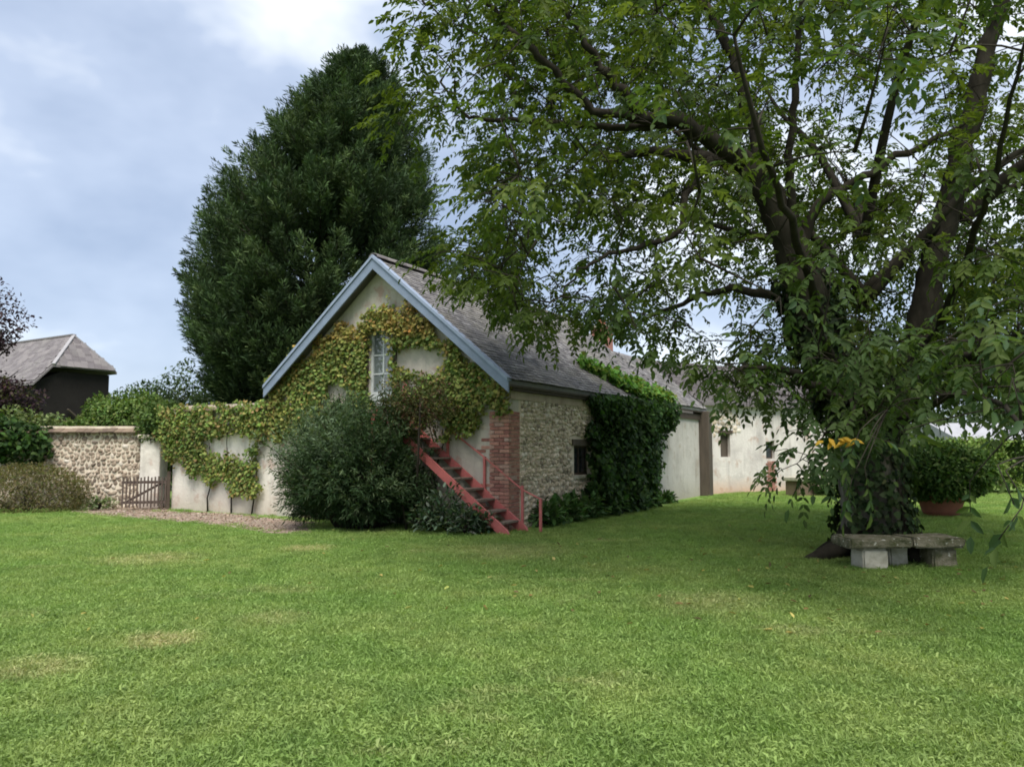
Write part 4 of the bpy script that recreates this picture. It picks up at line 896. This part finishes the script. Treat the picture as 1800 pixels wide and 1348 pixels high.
for g_ in ([(1300, 300), (1390, 300), (1490, 560), (1520, 760), (1430, 740), (1380, 560)], [(1600, 560), (1640, 300), (1710, 0), (1790, 0), (1700, 400), (1650, 600)], [(1040, 120), (1130, 170), (1310, 250), (1310, 310), (1120, 240)]): prob = np.where(inpoly(px, py, g_) & (c3[:, 1] < 11.6), prob * .3, prob)
prob = np.where(~inf & (el < 1), .1, prob)  # unseen part of the crown, thinned to let more light beneath
prob *= np.clip(.25 + 1.1 * el, 0, 1)                          # sparser inside, denser near the crown's surface
prob *= np.interp(dz, [4.6, 6.2, 8.4], [.0, .25, 1])
prob *= np.where(c3[:, 1] > 14, .55, 1)
prob *= np.clip(dz / 10, .3, 1.3) ** 1.0
dd = np.hypot(c3[:, 0] - TX, c3[:, 1] - TY); prob = np.where((dd < 1.0) & (c3[:, 2] < 3), prob * .3, prob)
prob *= np.where((px > 1380) & (py > 330) & (py < 700), 1.5, 1)
ok = (el < 1.0) & (R.uniform(size=N_) < prob * .47); ok &= ~((dd < 2.0) & (c3[:, 2] < 2.0)); CLU = c3[ok]
# far-left fringe and near sprigs that the ellipsoid leaves out
ex_ = [At(a_, b_, Y_) for a_, b_, Y_ in ((720, 60, 9.4), (715, 120, 9.6), (740, 20, 9.3), (760, 90, 9.4), (735, 165, 9.8), (760, 190, 9.7), (790, 40, 9.3), (800, 130, 9.6), (820, 420, 10), (795, 450, 10.2), (840, 480, 10), (860, 515, 10), (880, 480, 9.8), (905, 530, 9.6), (870, 400, 9.8), (850, 350, 10), (700, 215, 10.2), (715, 250, 10.3), (1420, 800, 8.2), (1445, 770, 8.0), (1470, 745, 8), (1400, 815, 8.3), (1560, 720, 7.4), (1780, 640, 5.6), (1720, 620, 6.2), (1660, 600, 7), (1620, 700, 7.2), (1500, 650, 8), (1740, 540, 6), (1560, 600, 7.6))]
CLU = np.vstack([CLU, np.array(ex_)])
nodes = np.concatenate(NODES); nrad = np.concatenate(NR)
nodes = nodes[nodes[:, 2] > 1.3]; 
d0 = np.min(np.linalg.norm(CLU[:, None, :] - nodes[None, ::2], axis=2), 1); order = np.argsort(d0); twig = MB()
for j in order:
    c_ = CLU[j]; dv = np.linalg.norm(nodes - c_, axis=1) + .25 * np.maximum(0, nodes[:, 2] - c_[2]); i = int(np.argmin(dv)); a_ = nodes[i]; L0 = np.linalg.norm(c_ - a_)
    mid = (a_ + c_) / 2 + np.array([0, 0, .1 * L0]) + R.normal(size=3) * .05 * L0
    t = np.linspace(0, 1, 5)[:, None]; crv = (1 - t) ** 2 * a_ + 2 * t * (1 - t) * mid + t ** 2 * c_
    L0 = min(L0, 4); twig.tube(crv - ofs, list(np.linspace(.008 + .009 * min(L0, 2.5), .004, 5)), 4); nodes = np.vstack([nodes, crv[1:]])
    for q_ in range(3):
        d_ = rdir(1)[0] * np.array([1, 1, .7]); o_ = crv[2 + q_] - ofs; twig.tube([o_, o_ + d_ * .22 + np.array([0, 0, .03]), o_ + d_ * .42 - np.array([0, 0, .04])], [.006, .0045, .003], 3)
twig.build('twig', M['twig'], wt, True, kind='stuff')
def compound(base, dirs, rl, npair, ll, droop):
    """pinnate leaves: leaflets in pairs along a drooping rachis, one at its end"""
    n_ = len(base); up = np.array([0, 0, 1.0]); dirs = nrm(dirs); sd_ = nrm(np.cross(dirs, up) + 1e-4); Ps, Ds, Ns, Ls = [], [], [], []
    for k in range(npair + 1):
        t = .3 + .7 * k / npair; p_ = base + dirs * (rl * t)[:, None] + np.array([0, 0, -1]) * (droop * rl * t * t)[:, None]
        ax = nrm(dirs + np.array([0, 0, -1.6]) * droop[:, None] * t)
        for s_ in ((-1, 1) if k < npair else (0,)):
            d_ = nrm(ax * (.55 if s_ else 1) + sd_ * s_ * .8 + np.array([0, 0, -.25]) + R.normal(size=(n_, 3)) * .16); Ps.append(p_); Ds.append(d_)
            Ns.append(nrm(np.cross(sd_, ax) * 1.0 + R.normal(size=(n_, 3)) * .3)); Ls.append(ll * R.uniform(.75, 1.2, n_) * (1.1 if k else .75))
    return np.concatenate(Ps), np.concatenate(Ds), np.concatenate(Ns), np.concatenate(Ls)
nl = R.randint(7, 11, len(CLU)); ci_ = np.repeat(np.arange(len(CLU)), nl); cc_ = CLU[ci_]; n = len(cc_)
u = rdir(n); u[:, 2] *= .6; outw = nrm(cc_ - np.array([TX, TY, 4.5])); base = cc_ + u * R.uniform(.05, .42, (n, 1))
dirs = nrm(u * .9 + outw * .45 + np.array([0, 0, -.15])); rl = R.uniform(.2, .36, n); dr = R.uniform(.15, .6, n)
P, D, N, Ln = compound(base, dirs, rl, 4, np.full(n, .094), dr)
rep = len(P) // n; cl = np.tile(ci_, rep)
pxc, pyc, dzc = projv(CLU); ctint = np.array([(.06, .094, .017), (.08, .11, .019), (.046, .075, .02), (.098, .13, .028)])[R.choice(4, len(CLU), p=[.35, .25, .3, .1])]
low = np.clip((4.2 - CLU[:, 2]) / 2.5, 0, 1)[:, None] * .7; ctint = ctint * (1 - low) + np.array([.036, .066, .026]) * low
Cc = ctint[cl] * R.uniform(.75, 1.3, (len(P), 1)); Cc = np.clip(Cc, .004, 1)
px, py, dz = projv(P); show = (px > 0) & (px < 1800) & (py > 0) & (py < 1348); big = np.where(show, Ln / dz, 0)
# hand-set sprigs close to the camera: big single leaflets
SP = [(1775, 860, 4.4, (.1, -.2, -.5)), (1765, 925, 4.5, (-.6, 0, -.6)), (1800, 870, 4.2, (.3, -.2, -.6)), (1705, 880, 6.0, (-.1, -.1, -1)), (1525, 850, 7.0, (.1, -.1, -1)), (1490, 870, 7.1, (-.3, 0, -1)), (1400, 855, 8.2, (-.6, 0, -.8)), (1560, 770, 6.8, (.8, -.2, -.1)), (1610, 760, 6.6, (.9, 0, 0)), (1730, 690, 5.4, (.3, -.3, -.6)), (1500, 780, 7.0, (-.4, -.2, -.6)), (1790, 700, 5.0, (0, -.3, -.8))]
for a_, b_, Y_, dv in SP:
    bs = At(a_, b_, Y_)[None] - nrm(np.array([dv])) * .15; p_, d_, n_, l_ = compound(bs, np.array([dv], float), np.array([.3]), 3, np.array([.125]), np.array([.4]))
    P = np.vstack([P, p_]); D = np.vstack([D, d_]); N = np.vstack([N, n_]); Ln = np.r_[Ln, l_]; Cc = np.vstack([Cc, tints(len(p_), [(.045, .085, .035), (.06, .1, .045)], .15)]); big = np.r_[big, np.full(len(p_), 9.)]
    mb = MB(); tpos = bs[0] - ofs; j = int(np.argmin(np.linalg.norm(nodes - bs[0], axis=1))); 
    a_n = nodes[j] - ofs; tv = nrm(np.array(dv)); m_n = (tpos + a_n) / 2 + np.array([0, 0, .04]); tt_ = np.linspace(0, 1, 7)[:, None]; crv = (1 - tt_) ** 2 * a_n + 2 * tt_ * (1 - tt_) * m_n + tt_ ** 2 * tpos
    mb.tube(np.vstack([crv, tpos + tv * .2 + np.array([0, 0, -.04])]), list(np.linspace(.008, .0035, 8)), 5); mb.build('sprig', M['twig'], wt, True)
pick = np.argsort(-big)[:290]; rest = np.setdiff1d(np.arange(len(P)), pick)
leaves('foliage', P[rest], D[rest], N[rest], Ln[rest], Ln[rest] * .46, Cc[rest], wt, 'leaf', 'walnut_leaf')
T, Fc = TPL['leaf']; LV = []
for c_ in [(.05, .09, .03), (.065, .1, .022), (.045, .08, .036), (.075, .11, .03), (.055, .095, .045), (.4, .25, .03)]:
    me = leaf_mesh('leaf', np.zeros((1, 3)), np.array([[1., 0, 0]]), np.array([[0, 0, 1.]]), np.array([1.]), np.array([.42]), np.array([c_]), 'leaf'); me.materials.append(M['walnut_leaf']); LV.append(me)
for j in pick:
    d_ = nrm(D[j]); s_ = nrm(np.cross(N[j], d_)); place(LV[int(j) % 5], 'leaf', frame(P[j] - ofs, d_, s_, np.cross(d_, s_), Ln[j], Ln[j], Ln[j]), wt)
for i in range(9):                                             # a few leaves already turned yellow
    p_ = At(1450 + 7 * i + R.uniform(-3, 3), 772 + R.uniform(-5, 7), 7.3); d_ = nrm(np.array([R.uniform(-1, 1), R.uniform(-.5, .2), -.3])); s_ = nrm(np.cross(nrm(np.array([R.uniform(-.3, .3), -.6, .8])), d_))
    o = place(LV[5], 'leaf', frame(p_ - ofs, d_, s_, np.cross(d_, s_), .12, .12, .12), wt); o['label'] = 'yellow autumn leaf'
# ivy on the trunk
ti = thing('trunk_ivy', (TX, TY - .4, 0), 'dark ivy wrapping the walnut trunk above the bench', 'ivy')
n = 5200; z_ = R.uniform(.05, 4.2, n) ** 1.0; a_ = R.uniform(0, 6.28, n)
keep = ~((np.abs(((a_ - 3.15 + math.pi) % (2 * math.pi)) - math.pi) < .62) & (z_ < 1.9)); z_, a_ = z_[keep], a_[keep]; n = len(z_)
cxz = np.interp(z_, [0, 1.6, 2.2, 3.0, 4.2], [TX, TX - .1, TX - .25, TX - .65, TX - 1.0]); rz_ = np.interp(z_, [0, .3, 1.5, 2.5, 4.2], [.56, .5, .47, .42, .34]) * R.uniform(.98, 1.28, n)
u = np.stack([np.cos(a_), np.sin(a_), a_ * 0], 1); P = np.stack([cxz + rz_ * u[:, 0], TY + rz_ * u[:, 1], z_], 1); Ln = .085 * R.uniform(.6, 1.3, n)
leaves('foliage', P, nrm(u * .4 + np.array([0, 0, -.9]) + rdir(n) * .5), nrm(u + rdir(n) * .45 + np.array([0, 0, .3])), Ln, Ln * .9, tints(n, [(.018, .032, .012), (.03, .05, .018), (.045, .07, .024)], .25), ti, 'vine')
mb = MB()
for k in range(5):
    a0 = 3.6 + k * .5; mb.tube([(math.cos(a0) * .49, .4 + math.sin(a0) * .49, 0), (math.cos(a0 + .2) * .46 - .03, .4 + math.sin(a0 + .2) * .46, .8), (math.cos(a0) * .46 - .1, .4 + math.sin(a0) * .46, 1.6)], [.03, .025, .015], 5)
mb.build('stem', M['twig'], ti, True)

# ---------------------------------------------------------------- stone bench
b0, b1 = G(1512, 1003), G(1690, 999); bn = thing('stone_bench', (b0[0], b0[1], 0), 'low mossy stone slab bench on pale stone blocks under the walnut', 'bench', rz=math.atan2(b1[1] - b0[1], b1[0] - b0[0]) * .6)
def rough_block(x0, x1, y0, y1, z0, z1, jit, seed, cuts=3):
    bm = bmesh.new(); bmesh.ops.create_cube(bm, size=1); bmesh.ops.scale(bm, vec=(x1 - x0, y1 - y0, z1 - z0), verts=bm.verts); bmesh.ops.translate(bm, vec=((x0 + x1) / 2, (y0 + y1) / 2, (z0 + z1) / 2), verts=bm.verts)
    bmesh.ops.bevel(bm, geom=bm.edges[:], offset=.025, segments=2, affect='EDGES'); bmesh.ops.subdivide_edges(bm, edges=[e_ for e_ in bm.edges if e_.calc_length() > .15], cuts=cuts, use_grid_fill=True)
    r_ = np.random.RandomState(seed); co = np.array([v.co[:] for v in bm.verts]); dl = np.stack([lump(co, 9, seed + i) for i in range(3)], 1) * jit + r_.normal(size=co.shape) * jit * .25
    for v, d_ in zip(bm.verts, dl): v.co += Vector(d_)
    me = bpy.data.meshes.new('block'); bm.to_mesh(me); bm.free(); return me
link('slab', rough_block(-.13, .735, -.03, .52, .285, .42, .014, 3), M['benchstone'], bn)
link('slab', rough_block(.745, 1.47, -.03, .53, .285, .42, .016, 5), M['benchstone'], bn)
for x0, x1, y0, y1, z1, sd_ in ((.06, .42, .02, .36, .285, 8), (.6, .86, .3, .5, .27, 9), (1.06, 1.4, .06, .4, .27, 10)):
    link('leg', rough_block(x0, x1, y0, y1, -.02, z1, .012, sd_, 2), M['legstone'] if x0 < .9 else M['benchstone'], bn)

# ---------------------------------------------------------------- potted shrub, right background
pg = G(1655, 906); pot = thing('plant_pot', (pg[0], pg[1], 0), 'large terracotta pot on the lawn right of the walnut trunk', 'pot')
mb = MB(); prof = [(.36, 0), (.42, .1), (.5, .38), (.53, .4), (.54, .48), (.48, .48), (.46, .4)]; n = 20
for i in range(len(prof) - 1):
    (r0, z0), (r1, z1) = prof[i], prof[i + 1]
    mb.add([(r0 * math.cos(6.2832 * k / n), r0 * math.sin(6.2832 * k / n), z0) for k in range(n)] + [(r1 * math.cos(6.2832 * k / n), r1 * math.sin(6.2832 * k / n), z1) for k in range(n)], [(k, (k + 1) % n, (k + 1) % n + n, k + n) for k in range(n)])
mb.build('pot', M['terracotta'], pot, True)
mb = MB(); mb.tube([(0, 0, .36), (0, 0, .42)], [.455, .455], 20); mb.build('soil', M['darkwood'], pot)
o = bush('potted_shrub', 'rounded bright green shrub growing in the big terracotta pot', 'shrub', (pg[0] + .1, pg[1], 1.02), (1.25, 1.05, .72), 15000, .12, [(.06, .115, .028), (.08, .14, .035), (.035, .07, .018), (.12, .18, .05)], asp=.5, lumps=.22, cut=lambda P_: P_[:, 2] > .4)
hq = At(1690, 800, 28.5); bush('clipped_hedge', 'pale yellow green hedge behind the potted shrub', 'hedge', (hq[0] + .6, 28.5, .85), (3.4, 1.1, 1.15), 20000, .14, [(.13, .2, .045), (.17, .23, .065), (.085, .14, .03)], asp=.6, lumps=.14, zmin=-.6)
for px, Y, rx, tz, lb in ((1500, 46, 3.2, 4.6, 'distant tree behind the walnut trunk'), (1600, 50, 3.6, 4.0, 'distant tree left of the pale roofed outhouse'), (1715, 52, 3.6, 4.6, 'distant tree over the pale roofed outhouse'), (1830, 48, 3.6, 5.4, 'distant tree at the right edge behind the outhouse')):
    x_ = At(px, 780, Y)[0]; o = thing('distant_tree', (x_, Y, 0), lb, 'tree', 'trees in the right background'); mb = MB(); mb.tube([(0, 0, 0), (.1, 0, tz * .6)], [.2, .08], 6); mb.build('trunk', M['bark_dark'], o, True)
    dome_leaves('crown', o, (x_, Y, tz * .55), (rx, rx * .7, tz * .5), 3500, .3, [(.045, .075, .03), (.065, .1, .04), (.09, .12, .06)], lumps=.3)
for px, Y, rx, tz in ((-60, 60, 14, 5), (330, 75, 16, 4.2), (1150, 80, 20, 5)):
    pass
mb = MB()
n = 16000; aa = R.uniform(-1.2, 1.2, n); rr = R.uniform(95, 120, n); hh = (3.4 + 1.3 * np.sin(aa * 23) + 1.0 * np.sin(aa * 61 + 1)) * R.uniform(0, 1, n) ** .6
P = np.stack([np.sin(aa) * rr, np.cos(aa) * rr, hh], 1); Ln = R.uniform(.8, 1.6, n)
o = leaves('treeline', P, rdir(n), rdir(n), Ln, Ln * .7, tints(n, [(.06, .085, .05), (.08, .11, .06), (.05, .075, .045)], .15), None, 'diamond'); tag(o, 'far line of trees closing the view behind the gardens', 'trees', kind='stuff')

# ---------------------------------------------------------------- fallen leaves on the lawn
n = 300; q = np.stack([R.normal(size=n) * 4.2 + TX - 2, R.normal(size=n) * 3.6 + TY - 2.5], 1); rel = np.c_[q, q[:, :1] * 0] - C0; q = q[(q[:, 1] > 6.5) & ~((rel @ BD > -.2) & (rel @ AD > -.3)) & (np.hypot(q[:, 0] - TX, q[:, 1] - TY) > .8)]; n = len(q)
Ln = R.uniform(.05, .1, n); tag(leaves('fallen_leaves', np.c_[q, R.uniform(.04, .065, n)], rdir(n) * np.array([1, 1, .25]), nrm(rdir(n) * .4 + np.array([0, 0, 1.0])), Ln, Ln * .45, tints(n, [(.3, .24, .07), (.2, .12, .05), (.36, .32, .1), (.14, .09, .045)], .2), None, 'leaf'), 'yellow and brown leaves lying scattered on the lawn under the walnut', 'leaves')
# ---------------------------------------------------------------- mown grass
src = bpy.data.collections.new('grass_tufts')                  # source of the tufts, instanced over the lawn
def tuft(name, nb, rad_, h, wd, clover):
    P, D, N, L0, W0 = [], [], [], [], []
    a_ = R.uniform(0, 6.28, nb); r_ = rad_ * np.sqrt(R.uniform(size=nb)); P = np.stack([np.cos(a_) * r_, np.sin(a_) * r_, np.zeros(nb) - .004], 1)
    D = nrm(rdir(nb) * np.array([1, 1, .2]) * .85 + np.array([0, 0, .8])); N = rdir(nb); L0 = h * R.uniform(.55, 1.3, nb); W0 = wd * R.uniform(.7, 1.4, nb)
    if clover:
        a2 = R.uniform(0, 6.28, clover); r2 = rad_ * np.sqrt(R.uniform(size=clover)); P = np.vstack([P, np.stack([np.cos(a2) * r2, np.sin(a2) * r2, h * R.uniform(.4, .9, clover)], 1)])
        D = np.vstack([D, nrm(rdir(clover) * np.array([1, 1, .25]))]); N = np.vstack([N, nrm(rdir(clover) * .35 + np.array([0, 0, 1.0]))]); L0 = np.r_[L0, R.uniform(.014, .026, clover)]; W0 = np.r_[W0, R.uniform(.011, .02, clover)]
    me = leaf_mesh(name, P, D, N, L0, W0, np.ones((len(P), 3)) * .1, 'blade'); me.materials.append(M['grass']); o_ = bpy.data.objects.new(name, me); src.objects.link(o_)
for k in range(4): tuft('tuft', 46, .085, .042, .0045, (4, 12, 0, 20)[k])
ys = np.arange(2.4, 34, .4); gx = np.arange(-24, 26, .4); V = []; dens = []
X, Y = np.meshgrid(gx, ys); nx = len(gx)
V = np.stack([X.ravel(), Y.ravel(), np.zeros(X.size)], 1)
rel = V - C0; lx, lyy = rel @ BD, rel @ AD
D_ = np.interp(V[:, 1], [2.4, 5, 8, 12, 18, 34], [420, 380, 230, 120, 60, 25])
D_ = np.where(np.abs(V[:, 0]) > V[:, 1] * .75 + 2.0, 0, D_)
D_ = np.where((lx > -.1) & (lyy > -.5), 0, D_); D_ = np.where(V[:, 1] > 29, 0, D_); D_ = np.where((V[:, 0] < -5) & (V[:, 1] > 20.2), 0, D_)
D_ = np.where(inpoly(V[:, 0], V[:, 1], [(p_[0], p_[1]) for p_ in PATH]), 0, D_)
nrow = len(ys); idx = np.arange(nrow * nx).reshape(nrow, nx); fc = np.stack([idx[:-1, :-1], idx[:-1, 1:], idx[1:, 1:], idx[1:, :-1]], -1).reshape(-1, 4)
fc = fc[(D_[fc].sum(1) > 0)]
gm = np_mesh('grass', V, fc); at = gm.attributes.new('dens', 'FLOAT', 'POINT'); at.data.foreach_set('value', D_.astype(np.float32))
go = link('grass', gm, M['grass'], None); tag(go, 'short mown grass covering the whole garden', 'grass', kind='stuff')
ng = bpy.data.node_groups.new('grass_scatter', 'GeometryNodeTree')
ng.interface.new_socket('Geometry', in_out='INPUT', socket_type='NodeSocketGeometry'); ng.interface.new_socket('Geometry', in_out='OUTPUT', socket_type='NodeSocketGeometry')
gi = ng.nodes.new('NodeGroupInput'); gout = ng.nodes.new('NodeGroupOutput'); ds = ng.nodes.new('GeometryNodeDistributePointsOnFaces'); na = ng.nodes.new('GeometryNodeInputNamedAttribute'); na.inputs[0].default_value = 'dens'; na.data_type = 'FLOAT'
cin = ng.nodes.new('GeometryNodeCollectionInfo'); cin.inputs[0].default_value = src; cin.inputs[1].default_value = True; cin.inputs[2].default_value = True
ip = ng.nodes.new('GeometryNodeInstanceOnPoints'); ip.inputs['Pick Instance'].default_value = True
rv = ng.nodes.new('FunctionNodeRandomValue'); rv.data_type = 'FLOAT_VECTOR'; rv.inputs[0].default_value = (-.12, -.12, 0); rv.inputs[1].default_value = (.12, .12, 6.283)
rs = ng.nodes.new('FunctionNodeRandomValue'); rs.data_type = 'FLOAT'; rs.inputs[2].default_value = .65; rs.inputs[3].default_value = 1.7; rs.inputs[8].default_value = 5
K = ng.links.new
K(gi.outputs[0], ds.inputs['Mesh']); K([o_ for o_ in na.outputs if o_.enabled][0], ds.inputs['Density']); K(ds.outputs['Points'], ip.inputs['Points']); K(cin.outputs[0], ip.inputs['Instance'])
K(rv.outputs[0], ip.inputs['Rotation']); K(rs.outputs[1], ip.inputs['Scale']); K(ip.outputs[0], gout.inputs[0])
md = go.modifiers.new('scatter', 'NODES'); md.node_group = ng
